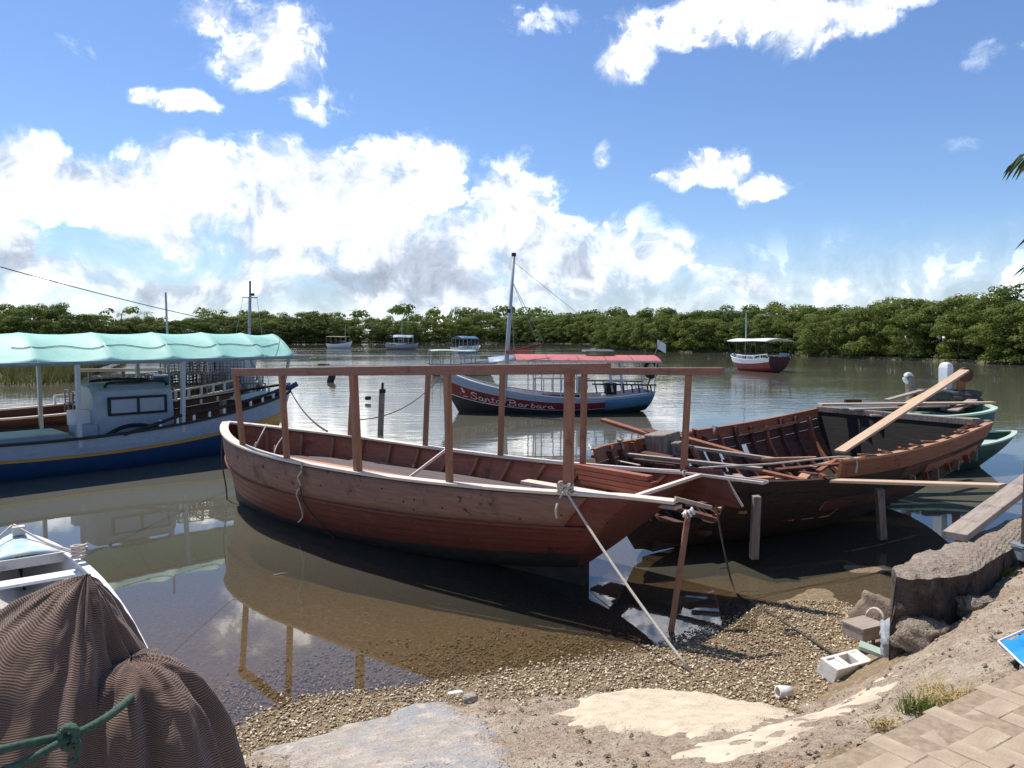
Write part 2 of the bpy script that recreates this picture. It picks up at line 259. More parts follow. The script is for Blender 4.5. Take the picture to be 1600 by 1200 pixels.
# ------------------------------------------------------------------ mesh helpers
class MB:
    def __init__(s): s.v = []; s.f = []
    def box(s, c, d, m=None):
        i = len(s.v)
        for z in (-.5, .5):
            for x, y in ((-.5, -.5), (.5, -.5), (.5, .5), (-.5, .5)):
                p = Vector((x * d[0], y * d[1], z * d[2]))
                if m is not None: p = m @ p
                s.v.append(tuple(Vector(c) + p))
        s.f += [(i, i + 3, i + 2, i + 1), (i + 4, i + 5, i + 6, i + 7)] + [(i + k, i + (k + 1) % 4, i + 4 + (k + 1) % 4, i + 4 + k) for k in range(4)]
        return s
    def bar(s, p0, p1, w, h, up=(0, 0, 1), w1=None, h1=None):
        """rectangular timber from p0 to p1, w across and h along 'up'"""
        p0, p1 = Vector(p0), Vector(p1); d = (p1 - p0).normalized(); u = Vector(up); sd_ = d.cross(u)
        if sd_.length < 1e-4: sd_ = d.cross(Vector((1, 0, 0)))
        sd_.normalize(); u = sd_.cross(d); i = len(s.v)
        for p, ww, hh in ((p0, w, h), (p1, w1 or w, h1 or h)):
            for a, b in ((-1, -1), (1, -1), (1, 1), (-1, 1)): s.v.append(tuple(p + sd_ * (a * ww / 2) + u * (b * hh / 2)))
        s.f += [(i, i + 1, i + 2, i + 3), (i + 7, i + 6, i + 5, i + 4)] + [(i + (k + 1) % 4, i + k, i + 4 + k, i + 4 + (k + 1) % 4) for k in range(4)]
        return s
    def tube(s, pts, r, n=6, r1=None, cap=True):
        pts = [Vector(p) for p in pts]; i0 = len(s.v); K = len(pts)
        for k, p in enumerate(pts):
            d = (pts[min(k + 1, K - 1)] - pts[max(k - 1, 0)]).normalized()
            a = d.cross(Vector((0, 0, 1)) if abs(d.z) < .9 else Vector((1, 0, 0))).normalized(); b = d.cross(a)
            rr = r + ((r1 if r1 is not None else r) - r) * k / max(K - 1, 1)
            for j in range(n): t = 2 * math.pi * j / n; s.v.append(tuple(p + a * (math.cos(t) * rr) + b * (math.sin(t) * rr)))
        for k in range(K - 1):
            for j in range(n): s.f.append((i0 + k * n + j, i0 + k * n + (j + 1) % n, i0 + (k + 1) * n + (j + 1) % n, i0 + (k + 1) * n + j))
        if cap: s.f += [tuple(i0 + j for j in range(n))[::-1], tuple(i0 + (K - 1) * n + j for j in range(n))]
        return s
    def grid(s, P, closed_u=False):
        i = len(s.v); a, b = len(P), len(P[0])
        for row in P: s.v += [tuple(p) for p in row]
        for x in range(a if closed_u else a - 1):
            for y in range(b - 1):
                x1 = (x + 1) % a; s.f.append((i + x * b + y, i + x1 * b + y, i + x1 * b + y + 1, i + x * b + y + 1))
        return s
    def slab(s, A, B):
        """closed solid between two equal grids A (outer) and B (inner)"""
        a, b = len(A), len(A[0]); i = len(s.v)
        for G_ in (A, B):
            for row in G_: s.v += [tuple(p) for p in row]
        o = a * b; q = lambda x, y: i + x * b + y
        for x in range(a - 1):
            for y in range(b - 1):
                s.f.append((q(x, y), q(x + 1, y), q(x + 1, y + 1), q(x, y + 1))); s.f.append((o + q(x, y + 1), o + q(x + 1, y + 1), o + q(x + 1, y), o + q(x, y)))
        for x in range(a - 1):
            s.f.append((q(x + 1, 0), q(x, 0), o + q(x, 0), o + q(x + 1, 0))); s.f.append((q(x, b - 1), q(x + 1, b - 1), o + q(x + 1, b - 1), o + q(x, b - 1)))
        for y in range(b - 1):
            s.f.append((q(0, y), q(0, y + 1), o + q(0, y + 1), o + q(0, y))); s.f.append((q(a - 1, y + 1), q(a - 1, y), o + q(a - 1, y), o + q(a - 1, y + 1)))
        return s
    def build(s, name, m, parent=None, smooth=False, label=None, bevel=0, loc=None, fix=True):
        me = bpy.data.meshes.new(name); me.from_pydata(s.v, [], s.f); me.update()
        if fix:
            bm = bmesh.new(); bm.from_mesh(me); bmesh.ops.recalc_face_normals(bm, faces=bm.faces); bm.to_mesh(me); bm.free()
        if smooth: me.polygons.foreach_set('use_smooth', [True] * len(me.polygons))
        me.materials.append(m); o = bpy.data.objects.new(name, me); col.objects.link(o)
        if parent: o.parent = parent
        if loc is not None: o.location = loc
        if label: o['label'] = label
        if bevel:
            bv = o.modifiers.new('bevel', 'BEVEL'); bv.width = bevel; bv.segments = 2; bv.limit_method = 'ANGLE'
        if smooth:
            ws = o.modifiers.new('ws', 'WEIGHTED_NORMAL') if False else None
        return o
def tag(o, label, cat=None, group=None, kind=None):
    o['label'] = label
    if cat: o['category'] = cat
    if group: o['group'] = group
    if kind: o['kind'] = kind
    return o
def empty(name, loc, rz, label, cat, group=None):
    o = bpy.data.objects.new(name, None); col.objects.link(o); o.location = loc; o.rotation_euler = (0, 0, rz); o.empty_display_size = .2
    return tag(o, label, cat, group)
def copy_thing(src, loc, rot, scale, label=None):
    c = src.copy(); col.objects.link(c); c.location = loc; c.rotation_euler = rot; c.scale = scale
    if label: c['label'] = label
    for ch in src.children:
        d = ch.copy(); col.objects.link(d); d.parent = c
    return c
def sag(p0, p1, n=16, d=.2):
    p0, p1 = Vector(p0), Vector(p1)
    return [p0.lerp(p1, k / n) - Vector((0, 0, d * 4 * (k / n) * (1 - k / n))) for k in range(n + 1)]
def rope(name, pts, r, m, label, cat='rope', n=6):
    base = Vector(pts[0]); b = MB().tube([Vector(p) - base for p in pts], r, n); o = b.build(name, m, None, True); o.location = base
    return tag(o, label, cat)
def catmull(pts, n=6):
    pts = [Vector(p) for p in pts]; out = []
    for i in range(len(pts) - 1):
        a, b, c, d = pts[max(i - 1, 0)], pts[i], pts[i + 1], pts[min(i + 2, len(pts) - 1)]
        for k in range(n):
            t = k / n; out.append(.5 * ((2 * b) + (c - a) * t + (2 * a - 5 * b + 4 * c - d) * t * t + (3 * b - a - 3 * c + d) * t ** 3))
    return out + [pts[-1]]
def fb(x, y, z=0, o=4): return mnoise.fractal(Vector((x, y, z)), 1.0, 2.0, o)

# ------------------------------------------------------------------ hulls
class Hull:
    """half-models: s runs stern 0 to bow 1, t keel 0 to sheer 1, side +1 port / -1 starboard; x forward, z up"""
    def __init__(h, L, b, wt, z0, z1, z2, k0, k1, k2, sm=.5, p=2.6, q=1.5, rs=.3, rb=.5, m=1.6, n0=.6, n1=1.1, kick=0):
        h.__dict__.update(locals())
    def w(h, s):
        if s < h.sm: return h.b * (h.wt + (1 - h.wt) * math.sin(math.pi / 2 * s / h.sm))
        r = (s - h.sm) / (1 - h.sm); return h.b * max(0, 1 - r ** h.p) ** (1 / h.q)
    def sheer(h, s): return h.z0 * (1 - s) * (1 - 2 * s) + h.z1 * 4 * s * (1 - s) + h.z2 * s * (2 * s - 1) + h.kick * max(0, s - .8) ** 2 * 25
    def keel(h, s): return h.k0 * (1 - s) * (1 - 2 * s) + h.k1 * 4 * s * (1 - s) + h.k2 * s * (2 * s - 1)
    def pt(h, s, t, side=1, off=0, up=0):
        s = min(max(s, 0), 1); tt = min(max(t, 0), 1.3)
        xs = h.rs * (1 - tt); xb = h.L - h.rb * max(0, 1 - tt) ** 1.3; x = xs + (xb - xs) * s
        zs, zk = h.sheer(s), h.keel(s); z = zk + (zs - zk) * tt
        n = h.n0 + (h.n1 - h.n0) * s ** 3; y = h.w(s) * (1 - max(0, 1 - tt) ** h.m) ** n
        p = Vector((x, side * y, z + up))
        if off: p += h.nrm(s, t, side) * off
        return p
    def nrm(h, s, t, side):
        e = .004; s_ = min(max(s, e), 1 - e); t_ = min(max(t, .02), 1 - e)
        n = (h.pt(s_ + e, t_, side) - h.pt(s_ - e, t_, side)).cross(h.pt(s_, t_ + e, side) - h.pt(s_, t_ - e, side))
        if n.length < 1e-9: return Vector((0, side, 0))
        n.normalize(); return n if n.y * side > 0 else -n
    def strake(h, s0, s1, t0, t1, side, off=0, th=.03, ns=30, nt=4, wob=0, mb=None):
        mb = mb or MB(); A, B = [], []
        for i in range(ns + 1):
            s = s0 + (s1 - s0) * i / ns; ra, rb_ = [], []
            for j in range(nt + 1):
                t = t0 + (t1 - t0) * j / nt
                ra.append(h.pt(s, t, side, off)); rb_.append(h.pt(s, t, side, off - th))
            A.append(ra); B.append(rb_)
        return mb.slab(A, B)
    def shell(h, t0, t1, off=0, ns=36, nt=12, s0=0, s1=1):
        mb = MB()
        for side in (1, -1): mb.grid([[h.pt(s0 + (s1 - s0) * (1 - (1 - i / ns) ** 1.4), t0 + (t1 - t0) * j / nt, side, off) for j in range(nt + 1)] for i in range(ns + 1)])
        return mb
    def transom(h, t0, t1, dx=0, nt=10, s=0, th=.04):
        def half(d): return [[h.pt(s, t0 + (t1 - t0) * j / nt, 1) * 1 + Vector((d, 0, 0)) for j in range(nt + 1)], [h.pt(s, t0 + (t1 - t0) * j / nt, -1) + Vector((d, 0, 0)) for j in range(nt + 1)]]
        return MB().slab(half(dx), half(dx + th))
    def cap(h, s0, s1, side, wd=.1, th=.03, up=0, ns=40, inn=.5, ext=0):
        """flat plank lying on the sheer; inn = share of its width inside the hull"""
        A, B = [], []
        for i in range(ns + 1):
            s = s0 + (s1 - s0) * i / ns; p = h.pt(s, 1, side); q0 = h.pt(max(s - .01, 0), 1, side); q1 = h.pt(min(s + .01, 1), 1, side)
            if s > .995: d = (p - h.pt(.97, 1, side))
            else: d = q1 - q0
            d.z = 0; d.normalize(); n = Vector((-d.y, d.x, 0)) * side
            if i == 0 and ext: p = p - d * ext
            a = p + n * wd * (1 - inn); b = p - n * wd * inn
            A.append([a + Vector((0, 0, up + th)), b + Vector((0, 0, up + th))]); B.append([a + Vector((0, 0, up)), b + Vector((0, 0, up))])
        return MB().slab(A, B)
    def rib(h, s, t0, t1, side, wd=.05, th=.05, off=-.035, n=8):
        A, B = [], []; ds = wd / 2 / h.L
        for j in range(n + 1):
            t = t0 + (t1 - t0) * j / n
            A.append([h.pt(s - ds, t, side, off), h.pt(s + ds, t, side, off)]); B.append([h.pt(s - ds, t, side, off - th), h.pt(s + ds, t, side, off - th)])
        return MB().slab(A, B)
    def deck(h, z, s0, s1, ns=24, inset=.03):
        rows = []
        for i in range(ns + 1):
            s = s0 + (s1 - s0) * i / ns; zs, zk = h.sheer(s), h.keel(s); t = min(max((z - zk) / (zs - zk), .02), 1)
            p = h.pt(s, t, 1); y = max(p.y - inset, .001); rows.append([Vector((p.x, y, z)), Vector((p.x, -y, z))])
        return MB().grid(rows)
class Frame:
    """boat-local <-> world"""
    def __init__(f, x, y, hd): f.o = Vector((x, y, 0)); f.hd = hd; f.r = Matrix.Rotation(hd, 3, 'Z'); f.ri = f.r.transposed()
    def loc(f, w): return f.ri @ (Vector(w) - f.o)
    def wor(f, l): return f.o + f.r @ Vector(l)
    def sat(f, h, side, px, t=1):
        best = min(range(401), key=lambda i: abs(proj(f.wor(h.pt(i / 400, t, side)))[0] - px)); return best / 400
    def ptz(f, px, py, z): return f.loc(un(px, py, z=z))
    def pty(f, px, py, yl):
        """local point on the vertical fore-and-aft plane y = yl seen at a pixel"""
        d = f.ri @ ray(px, py); o = f.loc((0, 0, CH)); t = (yl - o.y) / d.y; return o + d * t

# ================================================================== SETTING
# ---- ground: shore and quay slope from surveyed heights (thin-plate spline)
CPX = [(250,1180,0),(345,1145,0),(450,1100,0),(560,1083,0),(650,1074,0),(750,1057,0),(870,1040,0),(1000,1018,0),(1100,990,0),(1190,957,0),(1300,925,0),(1385,893,0),
 (345,1168,.06),(420,1168,.09),(520,1142,.10),(640,1108,.10),(720,1097,.11),(800,1087,.10),(960,1082,.12),(1100,1087,.15),(1230,1110,.22),(1250,1118,.25),
 (420,1200,.40),(640,1195,.52),(800,1195,.56),(950,1190,.62),(1100,1190,.78),(1180,1195,.93),(1100,1135,.40),(900,1135,.33),(700,1140,.28),(560,1165,.25),
 (1300,1048,.14),(1230,1060,.10),(1330,1005,.13),(1345,1068,.36),(1400,1040,.52),(1300,1120,.62),(1400,1095,.84),(1460,1040,.82),(1500,1000,.84),
 (1300,1185,1.10),(1380,1148,1.10),(1480,1105,1.10),(1560,1062,1.10),(1600,1045,1.10),(1545,915,.78),(1600,880,.86),(1560,980,.95),(1600,960,1.02),(1500,950,.70)]
CP = [tuple(un(a, b, z=c)) for a, b, c in CPX]
CP += [(x, y, 1.12) for x in (-2.2, -1.4, -.4, .5, 1.6, 3.0, 4.5) for y in (-1.0, .6, 1.6)] + [(-1.6, 2.4, 1.10), (-2.4, 2.6, 1.0), (-1.1, 2.3, 1.10), (3.0, 3.0, 1.12), (4.4, 4.2, 1.05), (6, 5.5, 1.0), (-3.4, 2.2, .9),(-3.4,3.6,.25),(-2.4,3.9,.25),(-1.3,3.7,.38)]
_sh = [un(a, b, z=c) for a, b, c in CPX[:12]] + [Vector((4.2, 8.2, 0))]
CP += [(4.0, 7.6, -.12), (5.4, 8.4, -.25), (6.5, 7.6, 0.1), (8, 7.6, .3), (-4.6, 4.6, 0.0), (-6.5, 4.2, .0), (8, 10, -.3)]
for k, p in enumerate(_sh[:12]):
    nn = Vector((-.22 if k < 9 else -.5, 1, 0)).normalized()
    for d, z in ((1.0, -.10), (2.2, -.20), (4.0, -.36), (7, -.6)):
        if k % 2 == 0 or d > 1.5: q = p + nn * d; CP.append((q.x, q.y, z))
CP += [(-9, 9, -.7), (-9, 16, -1), (0, 17, -1), (9, 17, -1), (13, 11, -.6)]
CP = np.array(CP)
def _tps(CP):
    P = CP[:, :2]; n = len(P); d = np.linalg.norm(P[:, None] - P[None], axis=2)
    K = np.where(d > 0, d * d * np.log(d + 1e-9), 0) + np.eye(n) * .004
    A = np.zeros((n + 3, n + 3)); A[:n, :n] = K; A[:n, n] = 1; A[:n, n + 1:] = P; A[n, :n] = 1; A[n + 1:, :n] = P.T
    w = np.linalg.solve(A, np.r_[CP[:, 2], 0, 0, 0]); return w
TW = _tps(CP)
def groundv(X, Y):
    X = np.asarray(X, float); Y = np.asarray(Y, float); z = TW[-3] + TW[-2] * X + TW[-1] * Y
    for k in range(len(CP)):
        d2 = (X - CP[k, 0]) ** 2 + (Y - CP[k, 1]) ** 2; z = z + TW[k] * .5 * d2 * np.log(d2 + 1e-12)
    return np.clip(z, -1.2, 1.13)
def ground(x, y): return float(groundv(x, y))

def make_ground():
    nx, ny = 300, 260
    ux = np.linspace(-1, 1, nx); xs = 1.0 + 3.6 * ux + 9 * ux ** 5
    uy = np.linspace(0, 1, ny); ys = -1.5 + 8.2 * uy + 11 * uy ** 5
    X, Y = np.meshgrid(xs, ys); Z = groundv(X, Y)
    land = np.clip((Z - .02) / .25, 0, 1); N1 = np.zeros_like(Z)
    for i in range(ny):
        for j in range(nx):
            N1[i, j] = mnoise.noise(Vector((X[i, j] * 5, Y[i, j] * 5, 1))) * .018 + mnoise.noise(Vector((X[i, j] * 17, Y[i, j] * 17, 3))) * .010 + mnoise.noise(Vector((X[i, j] * 45, Y[i, j] * 45, 3))) * .005
    Z = Z + N1 * (.25 + .75 * land)
    mb = MB(); mb.grid([[Vector((X[i, j], Y[i, j], Z[i, j])) for i in range(ny)] for j in range(nx)])
    o = mb.build('ground', M_gravel, None, True, fix=False); o['kind'] = 'structure'; o['label'] = 'gravel shore rising to the quay'
    return o
ground_o = make_ground()
# wide estuary bed under everything, and the water
b = MB(); b.grid([[Vector((x, y, -1.3)) for y in (-60, 700)] for x in (-700, 700)]); o = b.build('riverbed', M_land); o['kind'] = 'structure'
b = MB(); xs = [-700, -60, -20, -10, -5, 0, 5, 10, 20, 60, 700]; ys = [-40, 0, 5, 10, 20, 40, 80, 200, 700]
b.grid([[Vector((x, y, 0)) for y in ys] for x in xs]); o = b.build('water', M_water); o['kind'] = 'structure'; o['label'] = 'calm brown green estuary water'

# ---- concrete patches and rubble apron lying on the slope
def inside(poly, x, y):
    c = False; j = len(poly) - 1
    for i in range(len(poly)):
        if (poly[i][1] > y) != (poly[j][1] > y) and x < (poly[j][0] - poly[i][0]) * (y - poly[i][1]) / (poly[j][1] - poly[i][1]) + poly[i][0]: c = not c
        j = i
    return c
def pxpoly(pts):
    """photo outline -> plan outline by marching each ray to the ground"""
    out = []
    for px, py in pts:
        d = ray(px, py).normalized(); t = 1.0
        while t < 14:
            p = Vector((0, 0, CH)) + d * t
            if p.z < ground(p.x, p.y): break
            t += .02
        out.append((p.x, p.y))
    return out
def patch(name, pts, m, th, label, amp=.012, kind='structure', world=False, step=.035, freq=6, edge=.16):
    poly = pts if world else pxpoly(pts); P = np.array(poly); x0, y0 = P.min(0); x1, y1 = P.max(0)
    # distance to the outline, with a ragged edge
    xs = np.arange(x0 - .05, x1 + .05, step); ys = np.arange(y0 - .05, y1 + .05, step); X, Y = np.meshgrid(xs, ys); D = np.full(X.shape, 9.)
    for k in range(len(P)):
        a, c = P[k], P[(k + 1) % len(P)]; ab = c - a; t = np.clip(((X - a[0]) * ab[0] + (Y - a[1]) * ab[1]) / (ab @ ab), 0, 1)
        D = np.minimum(D, np.hypot(X - a[0] - t * ab[0], Y - a[1] - t * ab[1]))
    Z = groundv(X, Y); vid = {}; mb = MB(); ins = np.zeros(X.shape, bool)
    for i in range(X.shape[0]):
        for j in range(X.shape[1]):
            d = D[i, j] * (1 if inside(poly, X[i, j], Y[i, j]) else -1) + .075 * fb(X[i, j] * 4, Y[i, j] * 4, 5) + .05 * fb(X[i, j] * 14, Y[i, j] * 14, 2)
            D[i, j] = d; h = max(-.04, min(1, d / edge)) * th if d > 0 else -.04
            Z[i, j] += h + (amp * fb(X[i, j] * freq, Y[i, j] * freq, 8, 5) if d > 0 else 0)
            ins[i, j] = d > -step * 1.6
    for i in range(X.shape[0] - 1):
        for j in range(X.shape[1] - 1):
            c = [(i, j), (i, j + 1), (i + 1, j + 1), (i + 1, j)]
            if all(ins[q] for q in c):
                for q in c:
                    if q not in vid: vid[q] = len(mb.v); mb.v.append((X[q], Y[q], Z[q]))
                mb.f.append(tuple(vid[q] for q in c))
    o = mb.build(name, m, None, True, fix=False); o['label'] = label; o['kind'] = kind
    return o, poly
PATCH = []
for a in (
  ('rubble_apron', [(330,1215),(430,1172),(560,1140),(660,1112),(760,1098),(900,1085),(1100,1090),(1240,1108),(1330,1072),(1400,1038),(1470,985),(1545,905),(1620,860),(1660,900),(1640,1030),(1560,1062),(1480,1108),(1380,1152),(1290,1200),(1100,1260),(600,1260)], M_rough, .022, 'rough sandy rubble slope between gravel and paving', .03, 7),
  ('concrete_slab', [(385,1185),(450,1168),(540,1140),(640,1107),(700,1097),(730,1108),(790,1150),(830,1210),(600,1240),(430,1215)], M_conc, .058, 'worn grey blue concrete slab at the foot of the slope', .012, 5),
  ('mortar_slab', [(850,1122),(900,1100),(960,1081),(1030,1080),(1110,1088),(1235,1108),(1252,1122),(1180,1145),(1080,1166),(1000,1150),(900,1150)], M_cream, .062, 'smooth cream mortar slab beside the gravel', .010, 5),
  ('mortar_strip', [(1010,1185),(1120,1160),(1240,1128),(1330,1085),(1400,1050),(1420,1060),(1340,1120),(1230,1170),(1130,1205)], M_cream, .034, 'pale crumbling mortar strip along the quay edge', .02, 8)):
    o, pl = patch(a[0], a[1], a[2], a[3], a[4], a[5], freq=a[6]); PATCH.append(pl)

# ---- paving of sand-coloured blocks in herringbone
def pavement():
    bd = un(1600, 1040, z=1.15) - un(1270, 1195, z=1.15); bd.z = 0; bd.normalize(); nb = Vector((bd.y, -bd.x, 0)); org = un(1270, 1195, z=1.15)
    sheet = MB(); A = [org + bd * a + nb * c for a, c in ((-2.5, .02), (3.4, .02), (3.4, 2.6), (-2.5, 2.6))]
    for p in A: p.z = 1.1585
    sheet.v = [tuple(p) for p in A]; sheet.f = [(0, 1, 2, 3)]
    o = sheet.build('pavement', M_soil); o['kind'] = 'structure'; o['label'] = 'sand coloured block paving on the quay'
    l, w, g = .20, .10, .004; bmk = MB().box((0, 0, 0), (l - g, w - g, .03)); proto = None; n = 0
    cells = []
    for i in range(-24, 40):
        for j in range(-24, 40):
            # 90 degree herringbone: pairs stepping diagonally
            x = i * w + j * 0; 
            k = (i - j) % 4
            if k == 0: cells.append((i * w + l / 2, j * w + w / 2, 0))
            elif k == 2: pass
            if k == 3: cells.append((i * w + w / 2, j * w + l / 2 - 0 * w, 1))
    for (u, v, r) in cells:
        p = org + bd * u + nb * v
        if v < .06 or v > 2.2 or u < -1.6 or u > 3: continue
        if p.y < 1.55 or p.x > 4.0: continue
        q = proj((p.x, p.y, 1.16))
        if q[0] < 1130 or q[0] > 2300 or q[1] > 1480: continue
        if proto is None:
            proto = bmk.build('paver', M_paver, o, bevel=.004); c = proto
        else:
            c = proto.copy(); col.objects.link(c)
        c.location = (p.x, p.y, 1.146 + random.uniform(-.004, .004)); c.rotation_euler = (random.gauss(0, .008), random.gauss(0, .008), math.atan2(bd.y, bd.x) + r * math.pi / 2 + random.gauss(0, .008)); n += 1
    print('pavers', n)
pavement()

# ---- loose pebbles and shells on the shore
def scatter_pebbles(n=32000):
    base = [np.array(v) for v in ((1, 0, 0), (-1, 0, 0), (0, 1, 0), (0, -1, 0), (0, 0, 1), (0, 0, -1))]
    fc = [(0, 2, 4), (2, 1, 4), (1, 3, 4), (3, 0, 4), (2, 0, 5), (1, 2, 5), (3, 1, 5), (0, 3, 5)]
    px = rng.uniform(240, 1420, n * 3); py = rng.uniform(900, 1195, n * 3); V = []; Fc = []; tone = []; cnt = 0
    # sample in plan so that density is even on the ground
    X = rng.uniform(-3.2, 3.6, n * 6); Y = rng.uniform(3.6, 7.6, n * 6); Z = groundv(X, Y)
    for x, y, z in zip(X, Y, Z):
        if z < -.12 or z > .24: continue
        dens = 1.0 if z > -.01 else max(.10, 1 + z * 9)
        dens *= .45 + 1.1 * max(0, min(1, .5 + fb(x * 2.2, y * 2.2, 4)))
        if random.random() > dens: continue
        if any(inside(pl, x, y) for pl in PATCH[1:3]): 
            if random.random() < .97: continue
        s = .0055 + .016 * random.random() ** 3.2
        a, t = random.random() * 6.28, random.gauss(0, .35); ca, sa = math.cos(a), math.sin(a); k = len(V)
        for v in base:
            q = v * (s * random.uniform(.8, 1.25), s * random.uniform(.55, .9), s * random.uniform(.3, .6)); q[2] += q[0] * t
            V.append((x + q[0] * ca - q[1] * sa, y + q[0] * sa + q[1] * ca, z + s * .25 + .004 + q[2]))
        Fc += [(k + f[0], k + f[1], k + f[2]) for f in fc]; tone += [random.random() * (1 if z > .02 else .88)] * 6; cnt += 1
        if cnt >= n: break
    me = bpy.data.meshes.new('pebbles'); me.from_pydata(V, [], Fc); at = me.attributes.new('tone', 'FLOAT', 'POINT'); at.data.foreach_set('value', tone)
    me.polygons.foreach_set('use_smooth', [True] * len(me.polygons))
    M = bpy.data.materials.new('shells and pebbles'); M.use_nodes = True; N = M.node_tree.nodes; L = M.node_tree.links
    a = N.new('ShaderNodeAttribute'); a.attribute_name = 'tone'; r = N.new('ShaderNodeValToRGB'); L.new(a.outputs['Fac'], r.inputs[0])
    e = r.color_ramp.elements; e[0].color = (.13, .085, .045, 1); e[1].color = (.78, .68, .49, 1); x = e.new(.35); x.color = (.30, .21, .115, 1); x = e.new(.7); x.color = (.53, .41, .25, 1)
    L.new(r.outputs[0], N['Principled BSDF'].inputs['Base Color']); N['Principled BSDF'].inputs['Roughness'].default_value = .6
    me.materials.append(M); o = bpy.data.objects.new('pebbles', me); col.objects.link(o); tag(o, 'tan pebbles and broken shells strewn along the water edge', 'pebbles', kind='stuff'); print('pebbles', cnt)
scatter_pebbles()

# ---- crumbs of concrete and small stones on the rubble slope
def scatter_rubble(n=7000):
    fc = [(0, 2, 4), (2, 1, 4), (1, 3, 4), (3, 0, 4), (2, 0, 5), (1, 2, 5), (3, 1, 5), (0, 3, 5)]; base = [(1, 0, 0), (-1, 0, 0), (0, 1, 0), (0, -1, 0), (0, 0, 1), (0, 0, -1)]; V, Fc = [], []; cnt = 0; P = np.array(PATCH[0]); x0, y0 = P.min(0); x1, y1 = P.max(0)
    X = rng.uniform(x0, x1, n * 4); Y = rng.uniform(y0, y1, n * 4); Z = groundv(X, Y)
    for x, y, z in zip(X, Y, Z):
        if not inside(PATCH[0], x, y): continue
        d = .5 + 1.4 * fb(x * 1.7, y * 1.7, 9)
        if any(inside(pl, x, y) for pl in PATCH[1:]): d *= .30
        if random.random() > d: continue
        s_ = .004 + .022 * random.random() ** 4; a = random.random() * 6.28; k = len(V); ca, sa = math.cos(a), math.sin(a)
        for v in base:
            q = (v[0] * s_ * random.uniform(.7, 1.3), v[1] * s_ * random.uniform(.6, 1.1), v[2] * s_ * random.uniform(.5, .9)); V.append((x + q[0] * ca - q[1] * sa, y + q[0] * sa + q[1] * ca, z + .024 + s_ * .3 + q[2]))
        Fc += [(k + f[0], k + f[1], k + f[2]) for f in fc]; cnt += 1
        if cnt >= n: break
    me = bpy.data.meshes.new('rubble'); me.from_pydata(V, [], Fc); me.materials.append(M_rough); o = bpy.data.objects.new('rubble', me); col.objects.link(o); tag(o, 'crumbs of concrete and small stones strewn over the slope', 'rubble', kind='stuff'); print('rubble', cnt)
scatter_rubble()

# ---- broken quay wall
def rock_mesh(pts_or_dim, seed, amp=.06, sub=3, freq=3.0, shape=None):
    bm = bmesh.new(); bmesh.ops.create_cube(bm, size=2); bmesh.ops.subdivide_edges(bm, edges=bm.edges, cuts=2 ** sub - 1, use_grid_fill=True)
    dx, dy, dz = pts_or_dim
    for v in bm.verts:
        p = v.co.copy(); q = Vector(p); l = max(abs(p.x), abs(p.y), abs(p.z)); r = p.length; k = shape if shape is not None else .55
        q = p * (1 - k) + p.normalized() * (k * 1.25)
        n = mnoise.fractal(Vector((q.x * freq * .5 + seed * 7.1, q.y * freq * .5, q.z * freq * .5 + seed)), 1, 2, 4)
        q = q * (1 + n * amp * 4); v.co = (q.x * dx / 2, q.y * dy / 2, q.z * dz / 2)
    return bm
def rock(name, loc, dim, rz, m, seed, label, cat, amp=.06, shape=.55, parent=None, sub=3, tilt=(0, 0)):
    bm = rock_mesh(dim, seed, amp, sub, 3, shape); me = bpy.data.meshes.new(name); bm.to_mesh(me); bm.free(); me.polygons.foreach_set('use_smooth', [True] * len(me.polygons)); me.materials.append(m)
    o = bpy.data.objects.new(name, me); col.objects.link(o); o.location = loc; o.rotation_euler = (tilt[0], tilt[1], rz)
    if parent: o.parent = parent; return o
    return tag(o, label, cat)
def quay_wall():
    top = [un(*p, z=1.08) for p in ((1394, 884), (1420, 868), (1500, 838), (1612, 795), (1700, 765))]      # water-side edge
    frn = [un(*p, z=1.08) for p in ((1400, 893), (1440, 897), (1512, 890), (1570, 858), (1680, 800))]
    mb = MB(); na = 60; rows = []
    T = catmull(top, 26); Fr = catmull(frn, 26); K = min(len(T), len(Fr))
    prof = []   # ring around the wall section: bottom water side, up, across, down the land side
    for i in range(K):
        a, c = T[i], Fr[i]; ring = []
        d = (T[min(i + 1, K - 1)] - T[max(i - 1, 0)]).normalized(); endk = min(1, i / 4)
        for j in range(31):
            if j < 9: u = j / 9; p = Vector((a.x, a.y, -.25 + 1.30 * u)); p += (c - a) * (.16 * (1 - u) ** 2)
            elif j < 20: u = (j - 9) / 11; p = a.lerp(c, u); p.z = 1.05 + .035 * math.sin(math.pi * u)
            else: u = (j - 20) / 10; p = Vector((c.x, c.y, 1.05 - 1.0 * u)); p += (a - c) * (.22 * u ** 1.2)
            q = p * 4; n = mnoise.fractal(Vector((q.x, q.y, q.z)), 1, 2, 5); out = (p - (a + c) / 2); out.z *= .3
            if out.length > 1e-4: out.normalize()
            p = p + out * (n * .085 + .05 * mnoise.noise(p * 11)) + Vector((0, 0, n * .02)); ring.append(p)
        rows.append(ring)
    mb.grid(rows); i0 = 0
    # close the broken end
    cen = sum(rows[0], Vector()) / len(rows[0]); k = len(mb.v); d = (T[0] - T[3]).normalized(); mb.v.append(tuple(cen + d * .06))
    for j in range(30): mb.f.append((k, j, j + 1))
    o = mb.build('quay_wall', M_block, None, False, fix=False); o.data.materials.append(mat('shade darkened concrete face', (.045, .038, .033), (.125, .10, .085), .95, 9, bump=1.0, fine=50, c3=(.20, .17, .145), s3=4, t3=(.58, .7), dist=.05))  # second slot: shade on the wall's upright faces put into the colour
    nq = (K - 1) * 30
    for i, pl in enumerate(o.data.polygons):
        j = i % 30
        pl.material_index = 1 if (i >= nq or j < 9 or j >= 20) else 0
    tag(o, 'thick broken end of the old concrete quay wall', 'wall')
quay_wall()
